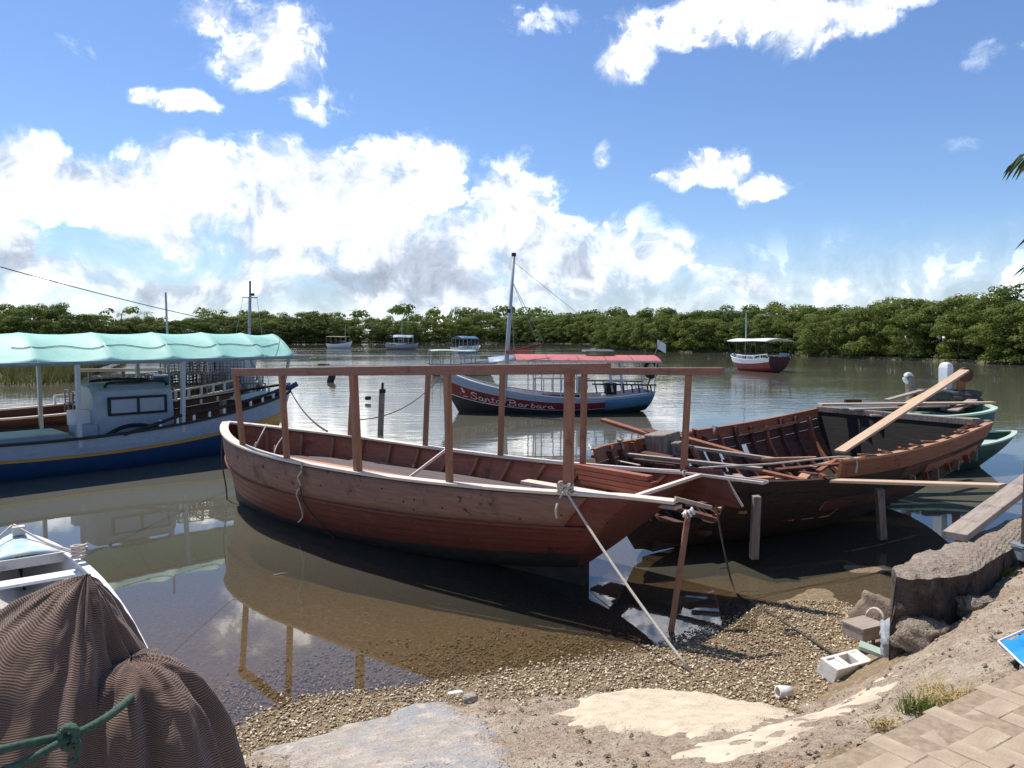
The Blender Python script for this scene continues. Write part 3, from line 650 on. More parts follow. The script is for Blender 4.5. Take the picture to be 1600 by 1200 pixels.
def at_ground(px, py, dz=0):
    (x, y), = pxpoly([(px, py)]); return Vector((x, y, ground(x, y) + dz))
rock('boulder', at_ground(1418, 1006, .06), (.34, .24, .20), .5, M_stone, 1, 'blue grey boulder wedged under the broken wall end', 'boulder', .05)
rock('boulder', at_ground(1378, 985, .10) , (.24, .40, .30), .9, M_brown, 2, 'tan leaning stone slab at the water side of the wall end', 'boulder', .05, .4, tilt=(.3, .3))
rock('boulder', at_ground(1455, 1000, .05), (.22, .18, .13), .2, M_brown, 3, 'brown stone right of the blue grey boulder', 'boulder', .06)
rock('boulder', at_ground(1528, 955, .02), (.22, .16, .14), .3, M_block, 6, 'small dark rubble stone beside the wall shadow', 'boulder', .08)
rock('boulder', at_ground(1402, 1015, .06), (.26, .20, .22), 1.2, M_stone, 11, 'pale grey stone at the very foot of the broken wall corner', 'boulder', .07)
rock('boulder', at_ground(1440, 1010, .07), (.30, .22, .20), 2.0, M_block, 12, 'dark brown stone under the wall shadow behind the blue grey boulder', 'boulder', .08)
rock('stone', at_ground(735, 1098, .03), (.09, .07, .06), .3, M_conc, 8, 'small round stone on the corner of the grey slab', 'stone', .08, sub=2)
rock('stone', at_ground(712, 1085, .01), (.10, .05, .02), .3, M_wall, 9, 'flat white shell at the edge of the grey slab', 'shell', .04, .8, sub=2)

# ---- hollow white block, upturned box, pipe stub
def small_quay_things():
    p = at_ground(1320, 1052, .05); r = empty('concrete_block', p, R(31), 'white hollow concrete block lying below the quay edge', 'block'); L_, w, h = .40, .15, .12; mb = MB()
    for x in (-.19, -.06, .10, .19): mb.box((x, 0, 0), (.03 if abs(x) > .15 else .05, w - .04, h))
    mb.box((0, w / 2 - .012, 0), (L_ + .01, .025, h + .002)); mb.box((0, -w / 2 + .012, 0), (L_ + .01, .025, h + .002)); mb.build('shell', M_wall, r, bevel=.004)
    MB().box((-.12, 0, .02), (.09, w - .045, .06)).build('web', M_wall, r); MB().box((.15, 0, .045), (.06, w - .045, .025)).build('web', M_wall, r)
    r.rotation_euler = (.25, .05, R(31))
    p = at_ground(1348, 1018, .0); r = empty('wooden_box', p, R(25), 'small brown wooden box with a rope loop, propped on two sticks', 'box'); mb = MB(); z = .17
    mb.box((0, 0, z), (.24, .20, .09)); mb.build('body', M_grey, r, bevel=.006)
    MB().box((0, 0, z + .055), (.255, .215, .02)).build('lid', M_grey, r, bevel=.004)
    MB().bar((-.04, -.06, 0), (-.03, -.05, z - .045), .02, .02).build('leg', M_greyz, r); MB().bar((.05, -.06, 0), (.05, -.05, z - .045), .02, .02).build('leg', M_greyz, r)
    pts = [(.13 + .05 * math.sin(t) * .2, .09 * math.cos(t), z + .04 + .11 * math.sin(t)) for t in [k * math.pi / 10 for k in range(-3, 14)]]
    MB().tube(pts, .011, 6).build('rope_loop', M_rope, r, True)
    p = at_ground(1225, 1090, .035); mb = MB(); ri, ro, l = .035, .045, .10; n = 18
    ring = lambda rr, x: [Vector((x, rr * math.cos(2 * math.pi * k / n), rr * math.sin(2 * math.pi * k / n))) for k in range(n + 1)]
    mb.grid([ring(ri, -l / 2), ring(ro, -l / 2), ring(ro, l / 2), ring(ri, l / 2), ring(ri, -l / 2)]); o = mb.build('pipe_stub', M_wall, None, True); o.location = p; o.rotation_euler = (0, .1, .15); tag(o, 'short white pipe stub lying on the pebbles', 'pipe')
    p = at_ground(1372, 1030, .05); r = empty('board_scrap', p, R(-30), 'green painted board scrap leaning beside the hollow block', 'board'); MB().box((0, 0, 0), (.26, .07, .03)).build('board', M_ltgreen, r); r.rotation_euler = (.3, .25, R(-25))
small_quay_things()
# iron post at the right edge, blue sheet, weeds
def right_edge():
    p = un(1599, 885, z=.92); r = empty('iron_post', p, .2, 'thin rusty iron post with a grey clamp at the quay wall', 'post')
    M_rust = mat('rusty iron', (.05, .035, .03), (.11, .07, .055), .7, 12, bump=.2, metallic=.3)
    MB().box((0, 0, .85), (.035, .035, 1.75)).build('upright', M_rust, r); MB().box((0, 0, .10), (.13, .10, .09)).build('clamp', M_metal, r, bevel=.008); MB().box((0, 0, .165), (.15, .12, .02)).build('clamp_plate', M_metal, r)
    poly = [un(*q, z=1.17) for q in ((1560, 1004), (1625, 975), (1720, 985), (1700, 1075), (1622, 1062), (1592, 1035))]
    c = sum(poly, Vector()) / 6; mb = MB(); n = 14; rows = []
    def edge(t):
        k = int(t) % 6; return poly[k].lerp(poly[(k + 1) % 6], t - int(t))
    for i in range(36):
        e = edge(i / 6); rows.append([c.lerp(e, j / n) + Vector((0, 0, .05 * fb(c.lerp(e, j / n).x * 5, c.lerp(e, j / n).y * 5, 3) + .05 - .055 * (j / n) ** 3)) for j in range(n + 1)])
    mb.grid(rows, True); o = mb.build('plastic_sheet', M_sheet, None, True); so_ = o.modifiers.new('s', 'SOLIDIFY'); so_.thickness = .006; tag(o, 'bright blue plastic sheet lying on the quay', 'sheet')
    e = [edge(i / 6) + Vector((0, 0, .006)) for i in range(37)]; MB().tube(e, .006, 5).build('hem', M_white, o, True)
right_edge()
def tuft(name, loc, n, rad, h, m, label, cat='grass', lean=.8):
    V, Fc, T = [], [], []
    for _ in range(n):
        a = random.random() * 6.28; r = rad * random.random() ** .7; x, y = r * math.cos(a) * 1.4, r * math.sin(a); hh = h * random.uniform(.4, 1); ln = Vector((random.gauss(0, 1), random.gauss(0, 1), 0)) * lean * hh * .6; w = Vector((math.sin(a), -math.cos(a), 0)) * .0035 * max(1, h * 4); k = len(V)
        for s in (0, .5, 1):
            p = Vector((x, y, hh * s * (1 - .25 * s * lean))) + ln * s * s
            V += [tuple(p + w * (1 - .8 * s)), tuple(p - w * (1 - .8 * s))]
        Fc += [(k, k + 1, k + 3, k + 2), (k + 2, k + 3, k + 5, k + 4)]; T += [random.random()] * 6
    me = bpy.data.meshes.new(name); me.from_pydata(V, [], Fc); at = me.attributes.new('tone', 'FLOAT', 'POINT'); at.data.foreach_set('value', T); me.materials.append(m)
    o = bpy.data.objects.new(name, me); col.objects.link(o); o.location = loc; return tag(o, label, cat)
tuft('grass_tuft', at_ground(1430, 1118, .02), 160, .07, .09, M_wet, 'green grass tuft growing at the paving edge')
tuft('grass_tuft', at_ground(1475, 1100, .02), 260, .11, .08, M_dry, 'dry straw coloured grass tuft beside the green one', lean=1.6)
tuft('grass_tuft', at_ground(1378, 1142, .02), 110, .05, .05, M_dry, 'small withered tuft nearest the paving corner', lean=1.6)
tuft('weed', at_ground(1572, 905, .02), 60, .06, .13, M_wet, 'thin green weed at the foot of the quay wall', 'weed')

# ---- mangroves: banks of individual trees
def leafy(name, blobs, nleaf, size, m, seed, flat=.5):
    """leaf-sized faces spread over many clumps; blobs: (centre, radius)"""
    r = np.random.default_rng(seed); C = np.array([b[0] for b in blobs]); Rr = np.array([b[1] for b in blobs]); p = Rr ** 2 / (Rr ** 2).sum()
    k = r.choice(len(blobs), nleaf, p=p); d = r.normal(size=(nleaf, 3)); d[:, 2] = np.abs(d[:, 2]) * .9 - .25; d /= np.linalg.norm(d, axis=1)[:, None]
    rad = Rr[k] * (1 - .35 * r.random(nleaf) ** 1.5); P = C[k] + d * rad[:, None] * np.array([1, 1, .75])
    nrm = d * 1.0 + r.normal(size=(nleaf, 3)) * .30 + np.array([0, 0, .30]); nrm /= np.linalg.norm(nrm, axis=1)[:, None]
    t = np.cross(nrm, r.normal(size=(nleaf, 3))); t /= np.linalg.norm(t, axis=1)[:, None]; bt = np.cross(nrm, t)
    s = (size * r.uniform(.6, 1.3, nleaf))[:, None]; V = np.empty((nleaf, 4, 3)); V[:, 0] = P - t * s; V[:, 1] = P + bt * s * flat; V[:, 2] = P + t * s; V[:, 3] = P - bt * s * flat
    V = V.reshape(-1, 3); Fc = np.arange(nleaf * 4).reshape(-1, 4)
    me = bpy.data.meshes.new(name); me.from_pydata(V.tolist(), [], Fc.tolist()); ct = r.random(len(blobs)); tone = np.repeat(np.clip(ct[k] * .75 + r.random(nleaf) * .22, 0, 1), 4)
    at = me.attributes.new('tone', 'FLOAT', 'POINT'); at.data.foreach_set('value', tone.tolist()); me.materials.append(m); return me
def mangrove_proto(seed):
    rr = random.Random(seed); H = 7.2; blobs = []
    for k in range(72):
        a = rr.random() * 6.28; z = rr.uniform(.35, H - 1.0); rmax = 3.1 * (1 - ((z - 2.6) / 5.2) ** 2) ** .5 if abs(z - 2.6) < 5.1 else .6
        r_ = rmax * rr.random() ** .45; blobs.append(((r_ * math.cos(a), r_ * math.sin(a), z), rr.uniform(.55, 1.15)))
    crown = leafy('crown', blobs, 7500, .15, M_leaf, seed, .55)
    mb = MB()
    for k in range(7):
        a = k * .9 + rr.random(); mb.tube(catmull([(1.1 * math.cos(a), 1.1 * math.sin(a), -.4), (.6 * math.cos(a), .6 * math.sin(a), .7), (.1 * math.cos(a), .1 * math.sin(a), 1.5)], 3), .05, 5)
    mb.tube([(0, 0, 1.2), (.1, .05, 3), (0, .1, 5.8)], .13, 6, .04)
    for k in range(8):
        a = rr.random() * 6.28; z = rr.uniform(1.6, 4.2); l = rr.uniform(1.2, 2.2); mb.tube([(0, 0, z), (l * .5 * math.cos(a), l * .5 * math.sin(a), z + .5), (l * math.cos(a), l * math.sin(a), z + 1.3)], .06, 5, .02)
    return crown, mb
PROTO = []
def mangroves():
    for k in range(6):
        crown, mb = mangrove_proto(100 + k); r = empty('mangrove_tree', (0, 0, -50), 0, 'x', 'tree'); c = bpy.data.objects.new('crown', crown); col.objects.link(c); c.parent = r
        mb.build('trunk', M_trunk, r, True); PROTO.append([r, False])
    rr = random.Random(5)
    def put(x, y, s, label, group, sz=1):
        k = rr.randrange(6); r, used = PROTO[k]
        o = r if not used else copy_thing(r, (0, 0, 0), (0, 0, 0), (1, 1, 1)); PROTO[k][1] = True
        o.location = (x, y, 0); o.rotation_euler = (0, 0, rr.random() * 6.28); o.scale = (s * rr.uniform(1.0, 1.35), s * rr.uniform(1.0, 1.35), s * sz * rr.uniform(.9, 1.12)); o['label'] = label; o['group'] = group
    n = 0
    # right bank: waterline seen from x=935 to the frame edge, tree tops per photo
    line = [(935, 546.5, 489), (985, 548, 484), (1060, 550.5, 475), (1160, 553, 471), (1260, 557, 467), (1360, 561, 459), (1460, 565, 461), (1540, 568, 452), (1620, 571, 436), (1720, 574, 430), (1820, 578, 430)]
    pts = [(un(a, b_, z=0), c) for a, b_, c in line]
    for row in range(3):
        d = 0; i = 0; acc = 0
        segs = [((pts[i][0]), (pts[i + 1][0]), pts[i][1], pts[i + 1][1]) for i in range(len(pts) - 1)]
        for a, c, ta, tc in segs:
            l = (c - a).length; step = 3.3 + row * .9; k = max(1, int(l / step)); nv = Vector((.45, .9, 0))
            for q in range(k):
                u = (q + rr.random() * .6) / k; p = a.lerp(c, u) + nv * (1.8 + row * 4.4 + rr.uniform(-.6, .6)); ty = ta + (tc - ta) * u
                top = CH + (522 - ty) / F * p.y; s = top / 7.4
                if row == 0: s *= rr.uniform(.62, .84)
                elif row == 1: s *= rr.uniform(.82, .98)
                else: s *= rr.uniform(.93, 1.06)
                put(p.x, p.y, s, 'mangrove tree in the dense thicket along the right bank', 'mangroves of the right bank'); n += 1
    line = [(-60, 540, 472), (0, 540, 474), (60, 540, 480), (130, 539, 490), (200, 538, 494), (300, 537, 489), (420, 537, 487), (470, 536.5, 482), (530, 536, 493), (620, 536, 496), (720, 536, 494), (800, 536, 490), (880, 537, 491), (940, 538, 491), (1010, 539, 489)]
    pts = [(un(a, b_, z=0), c) for a, b_, c in line]
    for row in range(3):
        for i in range(len(pts) - 1):
            a, ta = pts[i]; c, tc = pts[i + 1]; l = (c - a).length; k = max(1, int(l / (4.2 + row * .8)))
            for q in range(k):
                u = (q + rr.random() * .7) / k; p = a.lerp(c, u) + Vector((0, 3 + row * 5.5 + rr.uniform(-1, 1), 0)); top = CH + (522 - (ta + (tc - ta) * u)) / F * p.y; s = top / 7.4 * (rr.uniform(.66, .86) if row == 0 else rr.uniform(.9, 1.07))
                lab = ('mangrove tree in the low belt along the left far bank', 'mangroves of the left far bank') if p.x < -50 else ('mangrove tree in the low belt across the far bank', 'mangroves of the far bank')
                put(p.x, p.y, s, *lab); n += 1
    print('mangroves', n)
mangroves()
# land under the trees
def bank(name, front, depth, label):
    mb = MB(); A = [Vector(p) + Vector((0, -.5, -.5)) for p in front]; B_ = [Vector(p) + Vector((0, 1.5, .25)) for p in front]; C_ = [Vector(p) + Vector(depth) for p in front]
    mb.grid([A, B_, C_]); o = mb.build(name, M_land, None, True); o['kind'] = 'structure'; o['label'] = label
bank('mud_bank', [un(a, b_, z=0) for a, b_ in ((925, 546.5), (985, 548), (1060, 550.5), (1160, 553), (1260, 557), (1360, 561), (1460, 565), (1540, 568), (1620, 571), (1820, 578), (2200, 590))], (30, 60, .6), 'muddy foot of the right bank')
bank('mud_bank', [un(a, b_, z=0) for a, b_ in ((-400, 540), (0, 540), (130, 539), (300, 537), (530, 536), (800, 536), (940, 538), (1010, 539), (1300, 540))], (0, 200, .8), 'muddy foot of the far bank')
# wood behind the far bank and single palms
def far_wood():
    rr = random.Random(3); blobs = []
    for i in range(150):
        px = rr.uniform(600, 1010); Y = rr.uniform(320, 380); top = 478 + 10 * abs(math.sin(px * .02)) + (6 if px > 850 else 0); p = un(px, 520, Y=Y); z = CH + (522 - top - rr.uniform(0, 26)) / F * Y; blobs.append(((p.x, Y, z), rr.uniform(2.2, 4)))
    for i in range(40):
        px = rr.uniform(-60, 600); Y = rr.uniform(330, 380); p = un(px, 520, Y=Y); z = CH + (522 - 491 - rr.uniform(-4, 18)) / F * Y; blobs.append(((p.x, Y, z), rr.uniform(2.2, 4)))
    me = leafy('distant_wood', blobs, 9000, .8, M_leaf, 9, .6); o = bpy.data.objects.new('distant_wood', me); col.objects.link(o); tag(o, 'distant darker wood rising behind the mangrove belt', 'trees', kind='stuff')
far_wood()
def palm(loc, h, fr_len, nf, label, seed, thick=.16, fine=14, droop=.9, rots=None):
    rr = random.Random(seed); r = empty('palm_tree', loc, 0, label, 'palm tree'); MB().tube(catmull([(0, 0, -.5), (.02 * h, 0, h * .5), (0, .03 * h, h)], 5), thick, 7, thick * .7).build('trunk', M_trunk, r, True)
    for k in range(nf):
        a = (k * 2.39 + rr.uniform(-.2, .2)) if rots is None else rots[k][0]; el = rr.uniform(-.2, 1.1) if rots is None else rots[k][1]; V, Fc, T = [], [], []; dirv = Vector((math.cos(a), math.sin(a), 0)); side = Vector((-math.sin(a), math.cos(a), 0)); prev = None
        for j in range(fine + 1):
            u = j / fine; p = dirv * (fr_len * u * math.cos(el * (1 - .4 * u))) + Vector((0, 0, h + fr_len * (math.sin(el) * u - droop * .55 * u * u)))
            if prev is not None:
                k0 = len(V); w = side * .02 * fr_len * .5; V += [tuple(prev - w), tuple(prev + w), tuple(p + w * .7), tuple(p - w * .7)]; Fc.append((k0, k0 + 1, k0 + 2, k0 + 3)); T += [.4] * 4
                for sg in (-1, 1):
                    ln = fr_len * .34 * (1 - abs(u - .45) * 1.1) * rr.uniform(.85, 1.1); d = (side * sg * .75 + dirv * .55 + Vector((0, 0, -.55 + rr.uniform(-.2, .1)))).normalized(); k0 = len(V); ww = dirv * .018 * fr_len * .6
                    V += [tuple(p - ww), tuple(p + ww), tuple(p + d * ln * .6 + ww * .8 - Vector((0, 0, .03 * ln))), tuple(p + d * ln - Vector((0, 0, .2 * ln))), tuple(p + d * ln * .6 - ww * .8 - Vector((0, 0, .03 * ln)))]; Fc.append((k0, k0 + 1, k0 + 2, k0 + 3, k0 + 4)); T += [rr.random()] * 5
            prev = p
        me = bpy.data.meshes.new('frond'); me.from_pydata(V, [], Fc); at = me.attributes.new('tone', 'FLOAT', 'POINT'); at.data.foreach_set('value', T); me.materials.append(M_palm); o = bpy.data.objects.new('frond', me); col.objects.link(o); o.parent = r
    return r
for k, (px, top, Y, lab) in enumerate(((555, 484, 300, 'lone distant palm standing clear above the tree line'), (190, 487, 300, 'taller of two small distant palms above the green awning'), (162, 491, 300, 'shorter of two small distant palms above the green awning'), (230, 486, 310, 'small dark distant palm right of the pair above the awning'), (712, 480, 360, 'distant palm rising from the dark wood, left of the mast'), (742, 482, 360, 'distant palm in the dark wood just left of the mast'))):
    p = un(px, 520, Y=Y); palm((p.x, Y, 0), CH + (522 - top) / F * Y - .8, 3.4, 11, lab, k, .25, 6)
p = Vector((7.30, 7.6, .8)); palm(p, 3.42, 2.3, 10, 'palm tree at the right edge whose leaf tips hang into view', 77, .12, 22, 1.1)

# ================================================================== BOATS
def plank(name, a, c, w, th, m, label, cat='plank', up=(0, 0, 1), group=None, w1=None):
    """a, c: (px, py, distance)"""
    p0 = un(a[0], a[1], Y=a[2]); p1 = un(c[0], c[1], Y=c[2]); mid = (p0 + p1) / 2; d = p1 - p0; l = d.length
    mb = MB(); mb.bar((-l / 2, 0, 0), (l / 2, 0, 0), w, th, w1=w1); o = mb.build(name, m, None, bevel=min(.006, th * .2)); o.location = mid
    x = d.normalized(); u = Vector(up); y = u.cross(x).normalized(); z = x.cross(y); o.rotation_euler = Matrix((x, y, z)).transposed().to_euler()
    return tag(o, label, cat, group)

# ---- 1. the red brown unfinished boat
def main_boat():
    h = Hull(8.0, 1.004, .746, 1.200, 1.055, 1.215, .17, -.24, -.20, .55, 2.45, 1.12, rs=1.05, rb=.30, m=2.1, n0=.78, n1=1.0, kick=.03)
    f = Frame(1.567, 7.54, 2.468); r = empty('wooden_boat', f.o, f.hd, 'unfinished red brown wooden boat with a bare post and rail frame, aground at the shore', 'boat')
    h.shell(.30, .99, 0, 60, 16).build('hull', M_red, r, True)
    h.shell(0, .305, 0, 60, 6).build('bottom', M_bottom, r, True, label='dark bottom paint below the waterline')
    for sd_ in (1, -1):
        h.strake(.055, .992, .675, .985, sd_, .024, .022, 60, 4).build('bulwark_plank', M_tan, r, True)
        h.strake(.0, .985, .60, .985, sd_, -.006, .012, 60, 4).build('bulwark_lining', M_redin, r, True)
        h.strake(.02, .975, .645, .678, sd_, .045, .04, 60, 2).build('rub_rail', M_red, r, True)
        h.cap(0, .999, sd_, .13, .03, 0, 70, .58, .42 if sd_ > 0 else .72).build('gunwale_cap', M_cap, r, bevel=.004)
        for t in (.385, .47, .555): h.strake(.02, .985, t, t + .006, sd_, .0015, .004, 60, 1).build('plank_seam', M_seam, r)
        for k in range(13):
            s = .05 + k * .073; h.rib(s, .60, .975, sd_, .05, .05, -.02, 5).build('frame', M_post, r)
    # deck planks
    z = .77
    for k in range(11):
        y = -.95 + .173 * k; rows = []
        ss = [i / 60 for i in range(61)]; ok = []
        for s in ss:
            zs, zk = h.sheer(s), h.keel(s); t = (z - zk) / (zs - zk); p = h.pt(s, t, 1)
            if p.y > max(abs(y - .08), abs(y + .08)) + .01 and s > .02: ok.append(p.x)
        if len(ok) > 2: MB().box(((ok[0] + ok[-1]) / 2, y, z - .015), (ok[-1] - ok[0], .166, .03)).build('deck_plank', M_deck, r, bevel=.003)
    # raked transom, its cap and the wing boards
    h.transom(.03, .985, .002, 12, 0, .035).build('transom', M_red, r)
    a, c = h.pt(0, .99, 1), h.pt(0, .99, -1); MB().bar(a + Vector((0, 0, .012)), c + Vector((0, 0, .012)), .05, .03).build('transom_cap', M_cap, r)
    w = c.y; mb = MB(); A = [[Vector((.25, w - .01, .93)), Vector((-.42, w - .01, .90))], [Vector((.25, w - .01, 1.27)), Vector((-.22, w - .01, 1.275))]]
    mb.slab(A, [[p + Vector((0, .03, 0)) for p in q] for q in A]).build('stern_wing', M_red, r)
    MB().bar((-.22, w - .03, 1.24), (-.44, w - .03, .91), .02, .02).build('wing_batten', M_cap, r)
    a = f.loc(un(1047, 776, Y=f.wor(h.pt(0, 1, 1)).y - .3)); MB().bar((-.42, h.pt(0, 1, 1).y - .02, 1.25), (-.66, h.pt(0, 1, 1).y - .25, 1.16), .04, .035).build('stern_peg', M_grey, r)
    # post and rail frame
    tops = {1: [], -1: []}
    near = [(377, 368, 586), (446, 440, 586), (557, 552, 585), (701, 699, 584), (886, 890, 583)]; far = [(549, 552, 580), (666, 669, 582), (783, 785, 583), (912, 913, 585), (1070, 1076, 586)]
    for sd_, lst in ((1, near), (-1, far)):
        for pb, pt_, py in lst:
            s = f.sat(h, sd_, pb); p = h.pt(s, 1, sd_) + Vector((0, -sd_ * .02, .03)); wY = f.wor(p).y; tp = f.loc(un(pt_, py, Y=wY)); wd = .064 if sd_ > 0 else .06
            if pb in (557, 886): wd = .08
            MB().bar(p - Vector((0, 0, .01)), tp, wd, wd, up=(1, 0, 0)).build('post', M_post, r, bevel=.006); tops[sd_].append(tp + Vector((0, 0, .04)))
    for sd_ in (1, -1):
        T = tops[sd_]; e0 = T[0] + (T[0] - T[1]).normalized() * (.06 if sd_ > 0 else .12); e1 = T[-1] + (T[-1] - T[-2]).normalized() * (.42 if sd_ > 0 else .40)
        P = [e0] + T[1:-1] + [e1]; A, B_ = [], []
        for k, p in enumerate(P):
            d = (P[min(k + 1, len(P) - 1)] - P[max(k - 1, 0)]).normalized(); n = Vector((-d.y, d.x, 0)).normalized(); hh = .052 if sd_ > 0 else .04
            A.append([p + n * .04 - Vector((0, 0, hh)), p + n * .04 + Vector((0, 0, hh))]); B_.append([p - n * .04 - Vector((0, 0, hh)), p - n * .04 + Vector((0, 0, hh))])
        MB().slab(A, B_).build('top_rail', M_rail, r, bevel=.005)
    A = [[Vector((x, -.06, zb)), Vector((x, -.06, zt))] for x, zb, zt in ((.98, -.30, .34), (1.6, -.40, .25), (2.6, -.45, .08), (4.2, -.45, -.12), (7.5, -.42, -.12))]; MB().slab(A, [[p + Vector((0, .12, 0)) for p in q] for q in A]).build('keel', M_bottom, r)
    # nail heads and knots on the bulwark
    for px, t in ((435, .82), (551, .83), (633, .8), (650, .83), (694, .78), (880, .8), (984, .84), (985, .74), (600, .9)):
        s = f.sat(h, 1, px, t); p = h.pt(s, t, 1, .026); n = h.nrm(s, t, 1); MB().tube([p - n * .004, p + n * .004], .011, 8).build('bolt_head', M_bottom, r)
    return h, f, r
MH, MF, MR = main_boat()
def main_boat_things():
    h, f = MH, MF
    W_ = lambda x, y, z: f.wor((x, y, z))
    # loose boards lying on the deck
    def lie(name, p0, p1, w, th, m, label, group=None):
        a, c = W_(*p0), W_(*p1); mid = (a + c) / 2; l = (c - a).length; o = MB().bar((-l / 2, 0, 0), (l / 2, 0, 0), w, th).build(name, m, None, bevel=.004); o.location = mid
        x = (c - a).normalized(); y = Vector((0, 0, 1)).cross(x).normalized(); o.rotation_euler = Matrix((x, y, x.cross(y))).transposed().to_euler(); return tag(o, label, 'board', group)
    M_orange = mat('fresh orange red board', (.42, .16, .085), (.55, .24, .14), .7, 3, (1, 12, 12), .15)
    lie('board', (2.6, .66, 1.0), (5.6, .74, 1.02), .20, .025, M_orange, 'wide orange red board lying along the near side of the red boat deck')
    lie('board', (2.2, .46, .86), (4.4, .50, .86), .12, .025, M_orange, 'narrow orange board beside the wide one on the deck')
    for k, nm in enumerate(('lowest', 'second lowest', 'second highest', 'topmost')): lie('board', (.40 + .05 * k, -.62,   .93 + .062 * k), (1.55 + .03 * k, -.80, .93 + .062 * k), .10, .055, M_redin, nm + ' board of the red stack against the stern bulwark', 'red boards stacked at the stern')
    lie('board', (.15, -.50, .87), (2.3, -.62, .87), .16, .04, M_cap, 'pale board lying under the red stack at the stern')
    a = W_(3.35, .55, .85); c = un(703, 698, Y=a.y + .25); o = MB().bar((0, 0, 0), c - a, .03, .03).build('stick', M_cap); o.location = a; tag(o, 'short pale stick standing on the deck beside the middle post', 'stick')
    # mooring rope tied round the near post
    s = f.sat(h, 1, 886); p = f.wor(h.pt(s, 1, 1, .03)) + Vector((0, 0, .05)); g = at_ground(1078, 1052, .02)
    rope('mooring_rope', sag(p, g, 14, .05), .013, M_rope, 'taut pale mooring rope from the near post down to the pebbles')
    pts = []
    for k in range(40): t = k * .62; pts.append(p + Vector((.075 * math.cos(t), .075 * math.sin(t) + .03, -.02 + .0022 * k + .012 * math.sin(k * 2.1))))
    pts += [p + Vector((-.06, -.11, -.05)), p + Vector((-.10, -.14, -.16)), p + Vector((-.09, -.13, -.24))]
    rope('rope_knot', catmull(pts, 2), .011, M_rope, 'pale rope knot wound round the foot of the near post', n=5)
    # rope hanging over the side, with its long tails
    q = lambda px, t, o_=.05: f.wor(h.pt(f.sat(h, 1, px, t), t, 1, o_))
    rope('hanging_rope', catmull([q(478, 1.0, .07) + Vector((0, 0, .04)), q(477, .95), q(472, .88, .06), q(475, .80), q(470, .72, .07), q(474, .6), q(476, .45, .04), q(468, .33, .03)], 4), .012, M_rope, 'knotted rope hanging over the near side of the red boat')
    rope('hanging_rope', catmull([q(475, .8, .06), q(480, .66, .07), q(492, .5, .04), q(505, .38, .03), q(515, .28, .03), q(530, .18, .03)], 4), .010, M_ropedk, 'dark rope tail slanting down the near side of the red boat')
    # bow lines
    b0 = f.wor(h.pt(.995, 1, 1)) + Vector((-.03, -.02, -.08)); rope('bow_rope', catmull([b0, b0 + Vector((-.03, -.03, -.5)), b0 + Vector((.04, -.05, -.95)), b0 + Vector((.08, -.1, -1.4))], 5), .012, M_ropedk, 'dark rope hanging from the bow into the water')
    bl = lambda px, py, z: un(px, py, z=z)
    z0 = 1.2; c0 = f.wor(h.pt(.93, 1, -1)) + Vector((0, 0, .04)); c1 = W_(7.2, .1, .74); c2 = W_(6.6, .55, .80); c3 = W_(6.0, .75, 1.18)
    rope('bow_rope', catmull([c0, (c0 + c1) / 2 + Vector((.05, 0, .1)), c1, c2, c3], 6), .012, M_rope, 'pale rope looped inside the bow of the red boat')
    c0 = f.wor(h.pt(.88, 1, -1)) + Vector((0, 0, .04)); rope('bow_rope', catmull([c0, W_(6.9, -.2, .95), W_(6.3, .3, .78), W_(5.6, .72, 1.17)], 6), .009, M_rope, 'thin pale rope crossing the bow deck of the red boat')
    # prop under the stern
    p0 = at_ground(1047, 990, -.05); p1 = un(1076, 797, Y=p0.y + .42); r = empty('stern_prop', p0, 0, 'red brown pole propping the raised stern, white rag at its head', 'prop'); d = p1 - p0
    MB().bar((0, 0, 0), d, .05, .05, up=(1, 0, 0)).build('pole', M_post, r, bevel=.005)
    mb = MB()
    for k in range(10): a = k * .7; mb.tube([d + Vector((.03 * math.cos(a), .03 * math.sin(a), -.03 + .006 * k)), d + Vector((.06 * math.cos(a + .8), .05 * math.sin(a + .8), -.05 + .02 * math.sin(k)))], .012, 5)
    mb.build('rag', M_white, r, True)
main_boat_things()

